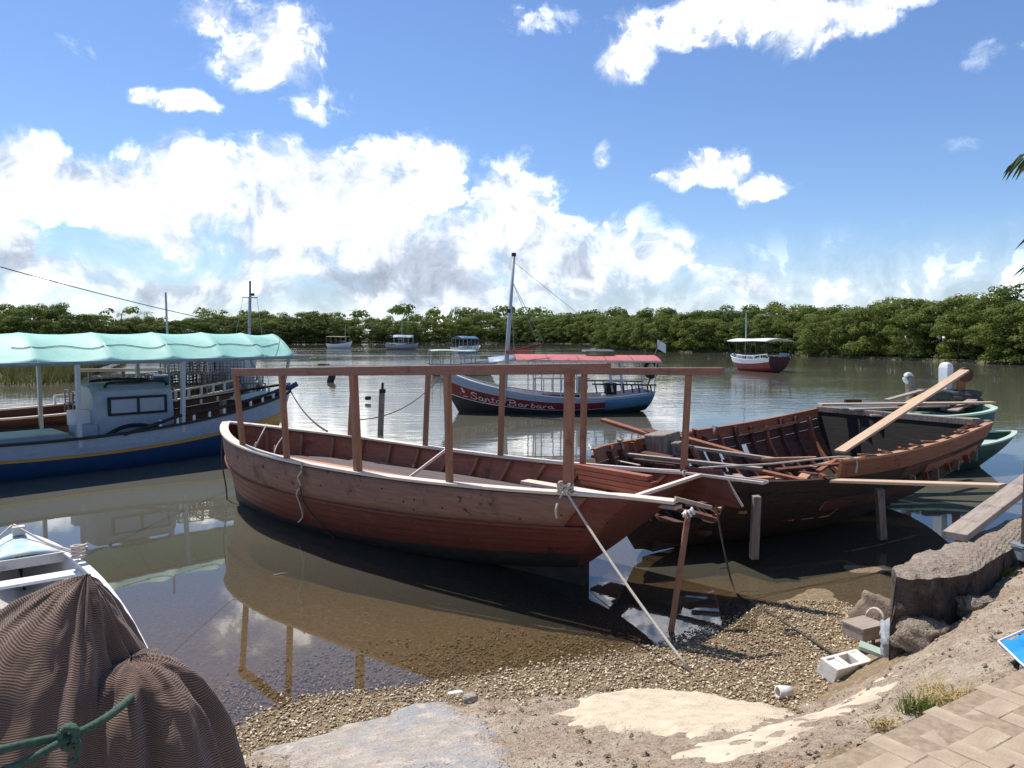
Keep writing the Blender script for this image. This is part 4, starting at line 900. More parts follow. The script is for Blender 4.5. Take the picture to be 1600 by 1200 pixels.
# ---- 2. the wreck
def wreck():
    h = Hull(6.825, 1.55, .926, 1.345, 1.162, 1.30, .15, -.12, .1, .4, 2.2, 1.3, rs=.35, rb=.7, m=1.7, n0=.55, n1=1.1)
    f = Frame(6.432, 12.766, 3.772); r = empty('boat_wreck', f.o, f.hd, 'broken wooden boat hulk with bare ribs and missing planks behind the red boat', 'boat wreck'); rr = random.Random(11)
    h.shell(0, .36, 0, 40, 6).build('bottom', M_tar, r, True)
    # far side: planks between gaps
    h.strake(.0, .93, .865, 1.0, -1, .0, .03, 40, 2).build('sheer_plank', M_wreck, r)
    rows = [(.745, .86), (.62, .74), (.49, .615), (.36, .485)]
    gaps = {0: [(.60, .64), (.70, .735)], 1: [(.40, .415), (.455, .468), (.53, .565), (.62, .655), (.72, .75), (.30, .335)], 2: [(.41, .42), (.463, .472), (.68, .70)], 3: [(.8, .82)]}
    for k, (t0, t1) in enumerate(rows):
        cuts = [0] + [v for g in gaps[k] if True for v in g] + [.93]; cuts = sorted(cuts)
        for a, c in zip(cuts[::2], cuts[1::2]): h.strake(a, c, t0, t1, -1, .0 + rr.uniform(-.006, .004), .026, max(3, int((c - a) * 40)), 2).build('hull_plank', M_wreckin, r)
    # near side: strong sheer plank, charred planking below
    h.strake(.0, .60, .845, 1.0, 1, .012, .045, 36, 2).build('sheer_plank', M_wreck, r); h.cap(.0, .60, 1, .09, .03, 0, 36, .6).build('gunwale', M_wrecktop, r)
    h.cap(.0, .93, -1, .06, .02, 0, 40, .6).build('gunwale', M_wreck, r)
    for k, (t0, t1) in enumerate(((.36, .47), (.475, .59), (.595, .71), (.715, .84))):
        c = 0
        while c < .82:
            e = min(.82, c + rr.uniform(.18, .34)); h.strake(c + .001, e, t0 - .004, t1 + rr.uniform(-.006, .004), 1, rr.uniform(-.016, .012), .03, 10, 2).build('hull_plank', M_tar if rr.random() < .7 else M_wreckin, r); c = e
    h.strake(.04, .30, .71, .80, 1, .03, .02, 16, 2).build('broken_plank', M_wreck, r); h.strake(.02, .13, .60, .72, 1, .03, .02, 10, 2).build('broken_plank', M_wreck, r)
    for k in range(7):
        s = .06 + .05 * k; p = h.pt(s, .74, 1, .04); q = h.pt(s - .02, .62 + .05 * rr.random(), 1, .09); MB().bar(p, q, .09, .015, up=(1, 0, 0)).build('splinter', M_wreck if k % 2 else M_grey, r)
    # transom of boards
    for k in range(4):
        t0 = .2 + .2 * k; t1 = t0 + .199
        if k == 2:
            a0, a1 = h.pt(0, t0, 1), h.pt(0, t1, 1)
            for u0, u1 in ((1, -.32), (-.42, -1)):
                A = [[Vector((a0.x, a0.y * u0, a0.z)), Vector((a1.x, a1.y * u0, a1.z))], [Vector((a0.x, a0.y * u1, a0.z)), Vector((a1.x, a1.y * u1, a1.z))]]; MB().slab(A, [[p + Vector((.04, 0, 0)) for p in q] for q in A]).build('transom_board', M_shadeboard, r)
        else: h.transom(t0, t1, 0, 3, 0, .04).build('transom_board', M_shadeboard, r)
    a, c = h.pt(0, 1, 1), h.pt(0, 1, -1); MB().bar(a + Vector((.03, 0, .0)), c + Vector((.03, 0, .0)), .10, .10).build('transom_beam', M_greyz, r, bevel=.01)
    # ribs
    for k in range(15):
        s = .05 + .058 * k; h.rib(s, .15, rr.uniform(.88, 1.0), -1, .055, .07, -.03, 8).build('rib', M_wreckin if k % 3 else M_wreck, r)
        if k < 11: h.rib(s, .15, rr.uniform(.8, .96), 1, .055, .07, -.03, 8).build('rib', M_wreckin if k % 2 else M_wreck, r)
    for s in (.52, .61, .66): h.rib(s, .55, 1.02, -1, .10, .05, -.09, 5).build('rib', M_wreck, r, label='split orange brown rib standing proud of the far side')
    h.strake(.10, .33, .86, .90, -1, -.09, .04, 12, 2).build('beam_shelf', M_wreck, r)
    # corner knee at the stern
    a = h.pt(.0, 1, 1)
    for k in range(6): MB().bar(a + Vector((.1 + .08 * k, -.10 - .02 * (k % 2), -.02)), a + Vector((.12 + .08 * k, -.24, -.10)), .07, .05).build('knee_block', M_wrecktop if k % 2 else M_wreck, r, bevel=.008)
    # keelson and stem timbers standing inside
    MB().bar((.3, 0, .05), (5.9, 0, .12), .18, .14).build('keelson', M_tar, r)
    for k in range(9): MB().bar((.6 + .6 * k, -.55, .30 + .02 * (k % 3)), (.62 + .6 * k, .55, .30), .10, .06).build('floor_timber', M_wreckin, r)
    p = f.loc(un(1043, 745, Y=10.9)); q = f.loc(un(1034, 676, Y=10.9))
    MB().bar(p, q, .34, .30, up=(1, 0, 0), w1=.40, h1=.34).build('stem_timber', M_greyz, r, bevel=.02, label='thick grey split stem timber')
    p = f.loc(un(1070, 745, Y=10.6)); q = f.loc(un(1058, 690, Y=10.6)); MB().bar(p, q, .16, .12, up=(1, 0, 0)).build('stem_timber', M_greyz, r, bevel=.02)
    # stringers
    for (a, c, m_, w) in (((1062, 682, 11.0), (1195, 719, 10.2), M_wreck, .13), ((1085, 700, 10.4), (1240, 722, 9.9), M_grey, .09), ((960, 708, 10.6), (1190, 733, 9.3), M_grey, .10), ((985, 690, 11.2), (1110, 700, 10.7), M_grey, .08), ((1190, 718, 10.0), (1275, 716, 9.7), M_wrecktop, .06), ((930, 712, 10.9), (1060, 728, 10.0), M_wreckin, .2), ((950, 700, 11.2), (1050, 715, 10.5), M_wreckin, .2)):
        MB().bar(f.loc(un(*a[:2], Y=a[2])), f.loc(un(*c[:2], Y=c[2])), w, .04).build('stringer', m_, r)
    for k in range(22):
        x = rr.uniform(1.2, 5.6); a = rr.uniform(-.5, .5) + (math.pi / 2 if k % 3 == 0 else 0); l = rr.uniform(.4, 1.3); y = rr.uniform(-.8, .6); z = rr.uniform(.42, .66) + .06 * (x > 3.6); d = Vector((math.cos(a), math.sin(a), rr.uniform(-.12, .12))) * l / 2
        MB().bar(Vector((x, y, z)) - d, Vector((x, y, z)) + d, rr.uniform(.06, .16), .035).build('loose_timber', (M_wreck, M_grey, M_wreckin, M_wrecktop)[k % 4], r)
    for k in range(9):
        s = .06 + .055 * k; p = h.pt(s, 1, 1) + Vector((rr.uniform(-.1, .1), 0, .03)); MB().bar(p, p + Vector((rr.uniform(.1, .3), -rr.uniform(.0, .12), rr.uniform(.0, .05))), .05, .02).build('splinter', M_wrecktop if k % 2 else M_wreck, r)
    for k in range(8):
        s = .42 + .06 * k; p = h.pt(s, .98, -1); MB().bar(p + Vector((0, .03, -.05)), p + Vector((rr.uniform(-.08, .08), .05, rr.uniform(.03, .10))), .08, .03, up=(1, 0, 0)).build('broken_rib_head', M_wreck if k % 2 else M_grey, r)
    return h, f
WH, WF = wreck()
def wreck_things():
    plank('plank', (1312, 706, 9.9), (1507, 579, 12.2), .15, .035, M_board, 'long bowed pale plank leaning up out of the wreck')
    plank('plank', (941, 656, 11.9), (1024, 682, 11.3), .14, .05, M_wreck, 'dark red split plank jutting left from the wreck bow')
    plank('plank', (1008, 672, 11.6), (1030, 680, 11.2), .2, .06, M_wreckin, 'short dark plank end beside the stem timber')
    plank('plank', (1281, 632, 13.4), (1552, 629, 13.6), .16, .035, M_board, 'long level plank lying across the wreck stern')
    plank('plank', (1330, 640, 13.2), (1480, 634, 13.5), .14, .03, M_grey, 'grey plank under the level plank at the wreck stern')
    plank('plank', (1398, 640, 13.3), (1452, 612, 14.2), .10, .03, M_yboard, 'narrow yellow plank on the pile behind the wreck')
    plank('plank', (1385, 625, 14.2), (1440, 610, 14.8), .12, .03, M_grey, 'curved grey plank left of the yellow plank')
    plank('plank', (1488, 642, 13.3), (1520, 625, 14.0), .17, .03, M_grey, 'short grey plank slanting at the right of the pile')
    plank('plank', (1320, 627, 13.6), (1345, 627, 13.6), .09, .07, M_bottom, 'short dark block lying left of the plank pile')
    plank('plank', (1360, 649, 13.0), (1530, 655, 12.6), .14, .03, M_grey, 'worn grey plank laid along the wreck transom')
    for i, (a, c) in enumerate((((1182, 768, 8.7), (1178, 866, 8.75)), ((1374, 758, 9.6), (1379, 836, 9.65)))):
        p0, p1 = un(*a[:2], Y=a[2]), un(*c[:2], Y=c[2]); o = MB().bar((0, 0, 0), p0 - p1, .10, .09, up=(1, 0, 0)).build('prop_post', M_greyz, None, bevel=.008); o.location = p1 - Vector((0, 0, .05)); o.data.transform(Matrix.Translation((0, 0, .0))); tag(o, ('thick grey prop post under the near side of the wreck bow', 'thin dark prop post under the near side of the wreck middle')[i], 'post')
    plank('plank', (1302, 751, 9.0), (1568, 759, 7.55), .17, .035, M_board, 'narrow gangplank from the wreck side to the quay beam')
    plank('beam', (1492, 838, 6.0), (1640, 727, 8.2), .18, .06, M_grey, 'thick weathered beam resting on the quay wall', 'beam')
    # rope from the wreck to the shore
    p0 = un(1117, 775, Y=8.3); p1 = un(1150, 925, z=0.0); p2 = at_ground(1240, 985, .015); p3 = at_ground(1310, 1030, .015); p4 = at_ground(1345, 1045, .02)
    rope('shore_rope', catmull([p0, p0.lerp(p1, .5) + Vector((-.02, 0, -.03)), p1, p1.lerp(p2, .5) + Vector((0, 0, .0)), p2, p3, p4], 6), .011, M_ropedk, 'dark rope hanging from the stern and running up the pebbles')
    g = at_ground(1238, 990, .012); rope('rope_loop', [g + Vector((.07 * math.cos(t), .06 * math.sin(t), .004 * math.sin(3 * t))) for t in [k * .35 for k in range(19)]], .010, M_ropedk, 'small dark rope loop lying on the pebbles')
    a = WF.wor(WH.pt(.58, 1, 1)) + Vector((0, 0, .05)); c = MF.wor(MH.pt(.02, 1, -1)) + Vector((0, 0, .05)); e = MF.wor(MH.pt(.22, 1, -1)) + Vector((0, 0.25, .02))
    rope('lashing_rope', catmull([a + Vector((.05, -.08, -.18)), a, a.lerp(c, .5) + Vector((0, 0, -.01)), c, c + Vector((-.02, -.06, -.1))], 5), .011, M_rope, 'pale rope lashing the wreck gunwale to the red boat stern')
    p = un(920, 700, Y=11.2); rope('lashing_rope', catmull([p + Vector((0, 0, .05)), un(935, 713, Y=10.6), un(975, 722, Y=9.9), un(1000, 727, Y=9.5)], 5), .011, M_rope, 'pale rope lying over the far gunwale into the wreck bow')
wreck_things()

# ---- 3. the small passenger boat with its name on the bow
GLY = {'S': ([[(.78, .82), (.62, 1), (.3, .95), (.2, .72), (.5, .52), (.66, .28), (.45, .02), (.12, .03), (-.05, .25)]], .78),
 'a': ([[(.5, .5), (.28, .56), (.06, .32), (.14, .03), (.36, .08), (.5, .48), (.48, .12), (.58, .0), (.74, .10)]], .68), 'n': ([[(.02, .5), (.08, 0)], [(.07, .3), (.26, .55), (.42, .48), (.41, .12), (.5, .0), (.66, .10)]], .62),
 't': ([[(.28, .92), (.14, .15), (.22, 0), (.42, .08)], [(.02, .6), (.48, .62)]], .45), 'B': ([[(.34, 1), (.14, .02)], [(-.12, .78), (.1, 1.0), (.5, 1.08), (.86, .9), (.7, .62), (.32, .54), (.78, .46), (.84, .2), (.5, -.08), (.1, -.05), (-.12, .1)]], 1.0),
 'r': ([[(.06, .5), (.12, 0)], [(.1, .3), (.28, .54), (.48, .5)]], .52), 'b': ([[(.34, 1.0), (.12, .12)], [(.14, .3), (.34, .54), (.54, .4), (.46, .08), (.22, -.02), (.12, .14)]], .62), ' ': ([], .55)}
def lettering(h, r, text, s_a, s_b, t_lo, t_hi, side, m):
    """brush strokes laid on the hull skin; text runs from s_a to s_b"""
    W_ = sum(GLY[c][1] for c in text); x = 0; mb = MB()
    for c in text:
        for st in GLY[c][0]:
            P = catmull([Vector((x + p[0] * .92 + .22 * p[1] * .5, p[1], 0)) for p in st], 4); A, B_ = [], []
            for k, p in enumerate(P):
                d = (P[min(k + 1, len(P) - 1)] - P[max(k - 1, 0)]); d = d.normalized() if d.length > 1e-6 else Vector((1, 0, 0)); n = Vector((-d.y, d.x, 0)) * .045; ra, rb_ = [], []
                for q in (p + n, p - n):
                    s = s_a + (s_b - s_a) * q.x / W_; t = t_lo + (t_hi - t_lo) * q.y; ra.append(h.pt(s, t, side, .008)); rb_.append(h.pt(s, t, side, .002))
                A.append(ra); B_.append(rb_)
            mb.slab(A, B_)
        x += GLY[c][1]
    return mb.build('name_lettering', m, r)
def santa():
    h = Hull(7.4, 1.15, .80, .75, .62, 1.49, .02, -.38, -.38, .5, 2.2, 1.3, rs=.22, rb=.95, m=1.9, n0=.6, n1=1.15, kick=.12)
    f = Frame(4.82, 26.9, 3.2); r = empty('passenger_boat', f.o, f.hd, 'red and grey blue boat with mast and pink roof, Santa Barbara lettered on its bow', 'boat')
    h.shell(0, .525, 0, 40, 6).build('bottom', M_bottom, r, True); h.shell(.525, .54, .004, 40, 1).build('white_line', M_white, r, True); h.shell(.54, .80, 0, 40, 5).build('red_band', M_hullred, r, True); h.shell(.80, 1.0, .006, 40, 4).build('upper_band', M_greyblue, r, True)
    for sd_ in (1, -1):
        h.strake(.002, .235, .40, .90, sd_, .03, .03, 14, 4).build('stern_panel', M_sblue, r, True, label='worn blue stern quarter'); h.strake(0, .99, .885, .905, sd_, .02, .02, 40, 1).build('batten', M_greyblue, r); h.cap(0, .995, sd_, .09, .03, 0, 40, .5).build('gunwale', M_white, r)
        h.strake(0, .97, .55, .99, sd_, -.01, .012, 30, 2).build('inner_side', M_white, r)
    h.transom(.1, .98, .0, 8, 0, .03).build('transom', M_sblue, r)
    h.deck(.30, .02, .95).build('deck', M_grey, r); MB().box((3.1, -.2, .55), (1.2, .9, .10)).build('thwart', M_hullred, r); MB().box((4.5, 0, .55), (.25, 1.8, .06)).build('thwart', M_white, r); MB().box((1.4, 0, .52), (.25, 1.9, .06)).build('thwart', M_white, r)
    M_let = mat('cream lettering paint', (.62, .55, .50), (.72, .66, .60), .6, 8, bump=0)
    sa, sb = f.sat(h, 1, 736, .6), f.sat(h, 1, 866, .6); lettering(h, r, 'Santa Barbara', sa, sb, .58, .735, 1, M_let)
    # painted emblem ahead of the name: pale bust over a base line, green and red spots
    s0 = f.sat(h, 1, 727, .6); u = .06
    def blot(name, ds, t, rw, rt, m_):
        A = [h.pt(s0 + ds, t, 1, .008)]; mb = MB(); mb.v.append(tuple(A[0]))
        for k in range(12): a = k * math.pi / 6; mb.v.append(tuple(h.pt(s0 + ds + rw * math.cos(a), t + rt * math.sin(a), 1, .008)))
        mb.f = [(0, 1 + k, 1 + (k + 1) % 12) for k in range(12)]; mb.build(name, m_, r)
    blot('emblem_head', 0, .745, .0055, .022, M_let); blot('emblem_body', -.001, .69, .0075, .025, M_let); blot('emblem_base', -.002, .595, .014, .007, M_let); blot('emblem_leaf', .012, .68, .006, .02, M_green); blot('emblem_flower', .018, .63, .005, .018, M_pink)
    # roof in five panels on posts
    xf = lambda px: (1010 - px) / (1010 - 688) * 7.4
    cuts = [xf(p) for p in (1016, 975, 935, 895, 850, 803)]
    def roofpt(x, v): w = 1.12 - .12 * max(0, (x - 3.8) / 1.3); return Vector((x, v * w, 1.80 + .05 * x / 5 + .16 * (1 - v * v)))
    for k in range(5):
        a, c = cuts[k] + .012, cuts[k + 1] - .012; A = [[roofpt(a + (c - a) * i / 4, -1 + j / 5) for j in range(11)] for i in range(5)]; MB().slab(A, [[p - Vector((0, 0, .03)) for p in q] for q in A]).build('roof_panel', M_pink, r)
    for k in range(6): MB().tube([roofpt(cuts[k], -1 + j / 5) - Vector((0, 0, .006)) for j in range(11)], .012, 5).build('roof_batten', M_hullred, r)
    for sd_ in (1, -1):
        MB().tube([roofpt(cuts[0] + (cuts[-1] - cuts[0]) * i / 8, sd_) - Vector((0, 0, .04)) for i in range(9)], .025, 6).build('roof_rail', M_ltmetal, r)
        for px in (828, 840, 868, 905, 958, 1008):
            x = xf(px); p = roofpt(x, sd_); s = min(max(x / 7.4, 0), 1); q = h.pt(s, 1, sd_); MB().tube([q, p - Vector((0, 0, .04))], .022, 6).build('roof_post', M_ltmetal, r)
    A = [[roofpt(cuts[5] + .9 * u_, -.95 + 1.9 * j / 6) * 1 - Vector((0, 0, .10 * u_ + .02)) for j in range(7)] for u_ in (0, .5, 1)]; MB().slab(A, [[p - Vector((0, 0, .02)) for p in q] for q in A]).build('front_canvas', M_greyblue, r, True)
    MB().box((xf(930), 0, 2.12), (1.0, .8, .05)).build('roof_hatch', M_metal, r)
    # mast, boom and stays
    b0 = f.loc(un(787, 600, Y=25.6)); b0.z = .4; tp = f.loc(un(803, 397, Y=25.6)); MB().tube([b0, tp], .085, 8, .05).build('mast', M_ltmetal, r, True); MB().tube([b0.lerp(tp, .985), b0.lerp(tp, 1.0) + Vector((0, 0, .04))], .075, 8).build('mast_cap', M_black, r); 
    mp_ = b0.lerp(tp, .62); MB().box(mp_ + Vector((.05, .1, 0)), (.12, .12, .12)).build('masthead_lamp', M_black, r)
    g = f.loc(un(797, 549, Y=25.5)); g2 = f.loc(un(850, 537, Y=26.0)); MB().tube([g, g2], .035, 6).build('boom', M_hullred, r); MB().box(f.loc(un(811, 550, Y=25.5)), (.9, .12, .12)).build('boom_rest', M_pink, r)
    for a, c in ((tp.lerp(b0, .05), f.loc(un(905, 492, Y=30))), (tp.lerp(b0, .18), g2), (tp.lerp(b0, .18), f.loc(un(840, 536, Y=25))), (tp.lerp(b0, .25), f.loc(un(803, 548, Y=26.2)))): MB().tube([a, c], .008, 4).build('stay', M_metal, r)
    # stern gantry, rails, hanging fender
    for px, w_ in ((944, .09), (960, .09)):
        x = xf(px); MB().bar((x - .05, .95, .75), (x + .12, .8, 1.85), .09, .07, up=(1, 0, 0)).build('gantry_leg', M_ltmetal, r)
    MB().bar((xf(942), .86, 1.32), (xf(964), .86, 1.36), .06, .05).build('gantry_bar', M_ltmetal, r); MB().bar((xf(946), .86, 1.40), (xf(956), .86, 1.55), .06, .05).build('gantry_bar', M_ltmetal, r); MB().bar((xf(960), .86, 1.40), (xf(972), .86, 1.52), .06, .05).build('gantry_bar', M_ltmetal, r)
    for sd_ in (1, -1):
        y = sd_ * 1.0; MB().bar((xf(1010), y, .98), (xf(915), y, 1.02), .05, .05).build('stern_rail', M_black, r)
        for px in (1003, 998, 985, 975, 962, 948, 935, 922): MB().bar((xf(px), y, .72), (xf(px) + .04, y, .98), .05, .04, up=(1, 0, 0)).build('rail_post', M_black if sd_ > 0 else M_white, r)
    MB().bar((xf(925), -.9, 1.10), (xf(835), -.95, 1.12), .06, .05).build('side_rail', M_white, r)
    for px in (838, 852, 865, 880, 900): MB().bar((xf(px), -.93, .66), (xf(px), -.93, 1.10), .05, .04, up=(1, 0, 0)).build('rail_post', M_white, r)
    MB().box((xf(905), .2, .95), (.28, .3, .55)).build('engine_box', M_metal, r); MB().box((xf(950), 0, .80), (.35, .5, .40)).build('stern_locker', M_black, r)
    x = xf(1003); mb = MB(); n = 20; mb.grid([[Vector((x + (.19 + .07 * math.cos(b_)) * math.cos(a), .9 + .07 * math.sin(b_), 1.52 + (.27 + .07 * math.cos(b_)) * math.sin(a))) for b_ in [j * math.pi / 4 for j in range(9)]] for a in [i * 2 * math.pi / n for i in range(n)]], True); mb.build('tyre_fender', M_black, r, True)
    MB().tube([(x, .9, 1.25), (x + .12, .9, .95)], .025, 5).build('fender_rod', M_black, r)
    MB().tube([(xf(1016), 0, 1.9), (xf(1026), 0, 2.45)], .015, 5).build('flag_staff', M_metal, r); A = [[Vector((xf(1021) - .02 - .1 * i, 0, 2.2 + .16 * j - .06 * i)) for j in range(3)] for i in range(4)]; MB().slab(A, [[p + Vector((0, .008, 0)) for p in q] for q in A]).build('flag', M_white, r)
    return h, f
SH, SF = santa()

# ---- 4. the blue and white boat under the green awning
def awning_boat():
    hd = R(46); L_ = 9.7; bow = Vector((-5.55, 19.1, 0)); st = bow - Vector((math.cos(hd), math.sin(hd), 0)) * L_
    h = Hull(L_, 1.28, .75, .95, .70, 1.27, -.05, -.45, -.4, .5, 2.4, 1.35, rs=.3, rb=.75, m=2.2, n0=.6, n1=1.15); f = Frame(st.x, st.y, hd)
    r = empty('fishing_boat', f.o, f.hd, 'blue and white fishing boat with a long pale green awning', 'boat')
    h.shell(0, .70, 0, 44, 10).build('lower_hull', M_blue, r, True); h.shell(.70, .745, .012, 44, 1).build('yellow_stripe', M_yellow, r, True); h.shell(.745, 1, .004, 44, 4).build('upper_hull', M_greyblue, r, True)
    for sd_ in (1, -1):
        h.strake(.90, .999, .55, .72, sd_, .012, .012, 8, 2).build('bow_flash', M_yellow, r, True, label='ochre yellow bow patch'); h.strake(0, .98, .6, .99, sd_, -.01, .012, 30, 2).build('inner_side', M_wreckin, r)
        h.cap(0, .998, sd_, .10, .05, 0, 44, .5).build('gunwale', M_black, r)
        # raised fore rail on stanchions
        P = [h.pt(.55 + .45 * k / 12, 1, sd_) + Vector((0, 0, .20 * min(1, k / 3))) for k in range(13)]; MB().tube(P, .035, 6).build('fore_rail', M_black, r, True)
        for k in range(2, 12): q = h.pt(.55 + .45 * k / 12, 1, sd_, -.02); MB().bar(q, q + Vector((0, 0, .18)), .05, .04, up=(1, 0, 0)).build('stanchion', M_white, r)
    h.transom(.1, .98, 0, 8, 0, .03).build('transom', M_greyblue, r); h.deck(.45, .02, .97).build('deck', M_board, r)
    MB().bar(h.pt(.985, 1, 1) + Vector((-.1, 0, -.05)), Vector((L_ + .22, 0, 1.46)), .10, .12).build('stem_head', M_blue, r)
    # cabin with rounded roof, two-pane window and roof rails
    y0 = -.62; a = f.pty(148, 650, y0).x; c = f.pty(273, 650, y0).x; zt = f.pty(210, 606, y0).z; A = []
    prof = [(-.64, .62), (-.62, 1.10), (-.56, zt - .05), (-.42, zt + .05), (-.2, zt + .10), (.2, zt + .10), (.42, zt + .05), (.56, zt - .05), (.62, 1.10), (.64, .62)]
    for x, sc, dz in ((a, .90, -.06), (a + .1, 1, 0), (c - .12, 1, 0), (c, .94, -.04)): A.append([Vector((x, p[0] * sc, p[1] + dz * (p[1] > 1))) for p in prof])
    cb = MB(); cb.grid(A)
    for q in (0, 3): i0 = q * len(prof); cb.f.append(tuple(i0 + j for j in range(len(prof))))
    ca = cb.build('cabin', M_cabin, r, False, bevel=.02)
    wz = (zt - .50, zt - .22) ; xa, xb = a + .30, c - .22; xm = (xa + xb) / 2
    for sd_ in (-1, 1):
        wn = MB(); yy = sd_ * .635
        for x0, x1, z0, z1 in ((xa - .05, xb + .05, wz[0] - .05, wz[0]), (xa - .05, xb + .05, wz[1], wz[1] + .05), (xa - .05, xa, wz[0], wz[1]), (xb, xb + .05, wz[0], wz[1]), (xm - .025, xm + .025, wz[0], wz[1])): wn.box(((x0 + x1) / 2, yy, (z0 + z1) / 2), (x1 - x0, .05, z1 - z0))
        w_ = wn.build('window', M_black, ca)
        for x0, x1 in ((xa, xm - .025), (xm + .025, xb)): MB().box(((x0 + x1) / 2, yy, (wz[0] + wz[1]) / 2), (x1 - x0, .02, wz[1] - wz[0])).build('pane', M_cabin, ca)
        MB().tube(catmull([(a + .25, sd_ * .50, zt + .02), (a + .32, sd_ * .5, zt + .11), (xm, sd_ * .48, zt + .13), (c - .2, sd_ * .5, zt + .11), (c - .1, sd_ * .5, zt + .02)], 4), .03, 6).build('roof_rail', M_black, r, True)
    MB().box((xm, -.15, zt + .115), (.55, .35, .03)).build('roof_hatch', M_cabin, ca)
    MB().tube(catmull([(a + .2, -.67, .66), (a + .5, -.68, .80), (xm, -.68, .82), (xm + .5, -.68, .70)], 4), .04, 6).build('wheel_arch', M_black, ca, True)
    # helm box aft of the cabin, and the long hatch with its pale green lid
    x = f.pty(135, 660, -.65).x; MB().box((x, -.45, .62), (.42, .40, .55)).build('helm_box', M_cabin, r, bevel=.01); MB().box((x, -.2, 1.02), (.36, .30, .30)).build('helm_seat', M_white, r, bevel=.01)
    x1 = f.pty(96, 655, -.6).x; MB().box((x1 - 1.8, -.35, .60), (3.6, 1.0, .34)).build('fish_hatch', M_cabin, r); MB().box((x1 - 1.8, -.35, .785), (3.64, 1.04, .03)).build('hatch_lid', M_ltgreen, r); MB().box((x1 + .22, -.35, .66), (.40, .95, .06)).build('hatch_step', M_board, r)
    # samson post
    p = f.pty(349, 655, -.55); MB().bar((p.x, -.55, .6), (p.x, -.55, p.z + .42), .16, .10, up=(1, 0, 0)).build('samson_post', M_greyz, r, bevel=.01)
    p = f.pty(395, 622, 0); MB().box((p.x, 0, 1.22), (.8, .7, .05), Matrix.Rotation(-.15, 3, 'Y')).build('fore_hatch', M_white, r)
    # awning: cloth stretched over bowed ribs, sagging between them
    X = [-.3, 1.15, 2.55, 3.9, 5.2, 6.4, 7.5, 8.45, 9.25]; rows = []
    def edge(x): return 1.26 * (1 - .28 * max(0, (x - 7) / 3) ** 1.5)
    def sec(x, v, dz):
        e = edge(x); return Vector((x, v * e, 2.17 + .02 * x / 10 + .56 * (1 - abs(v) ** 1.7) * (1 - .12 * max(0, x - 8) / 2) - dz))
    def cloth(x, v):
        k = max(0, min(len(X) - 2, sum(1 for q in X if q <= x) - 1)); u = min(1, max(0, (x - X[k]) / (X[k + 1] - X[k]))); d = .12 * max(0, math.sin(math.pi * u)) ** .7
        return sec(x, v, d * (1 - .6 * abs(v) ** 6) * (.4 + .6 * abs(v)) + .006 * fb(x * 3, v * 3, 2))
    for k in range(len(X) - 1):
        for i in range(12): x = X[k] + (X[k + 1] - X[k]) * i / 12; rows.append([cloth(x, -1 + j / 10) for j in range(21)])
    rows.append([sec(X[-1], -1 + j / 10, 0) for j in range(21)])
    aw = MB().grid(rows).build('awning', M_teal, r, True); sl = aw.modifiers.new('t', 'SOLIDIFY'); sl.thickness = .006
    MB().tube([cloth(3.6 + 5.5 * i / 60, -.60 - .06 * math.sin(i * .5)) + Vector((0, 0, .014)) for i in range(61)], .007, 4).build('awning_cord', M_black, r)
    for x in X: MB().tube([sec(x, -1 + j / 8, .02) for j in range(17)], .018, 5).build('awning_rib', M_ltmetal, r)
    for sd_ in (1, -1):
        MB().tube([sec(-.4 + 10.05 * i / 20, sd_, .03) for i in range(21)], .04, 6).build('awning_edge_pole', M_metal, r)
        for px in (-120, 120, 285):
            x = f.pty(px, 600, -1.2).x; p = sec(x, sd_, .05); q = h.pt(min(max(x / L_, 0), 1), 1, sd_, -.04); MB().bar(q - Vector((0, 0, .15)), p, .10, .07, up=(1, 0, 0)).build('awning_post', M_ltmetal, r)
        MB().tube([sec(9.15, sd_ * .95, .05), h.pt(.955, 1, sd_)], .04, 6).build('awning_strut', M_ltmetal, r)
    return h, f
BH, BF = awning_boat()
# brushwood lying behind the hatch
def brush():
    p = un(60, 632, Y=15.2); rr = random.Random(4); mb = MB()
    for k in range(60):
        a = rr.gauss(.75, .25); l = rr.uniform(.5, 1.3); c = Vector((rr.gauss(0, .7), rr.gauss(0, .25) + .5 * 0, rr.uniform(0, .25))); d = Vector((math.cos(a), math.sin(a), rr.uniform(-.12, .2))) * l / 2; mb.tube([c - d, c + Vector((0, 0, .05)), c + d], .012, 4)
    o = mb.build('brushwood', M_grey, None); o.location = BF.wor((2.2, .65, .55)); tag(o, 'heap of dry grey brushwood on the awning boat deck', 'brushwood')
brush()

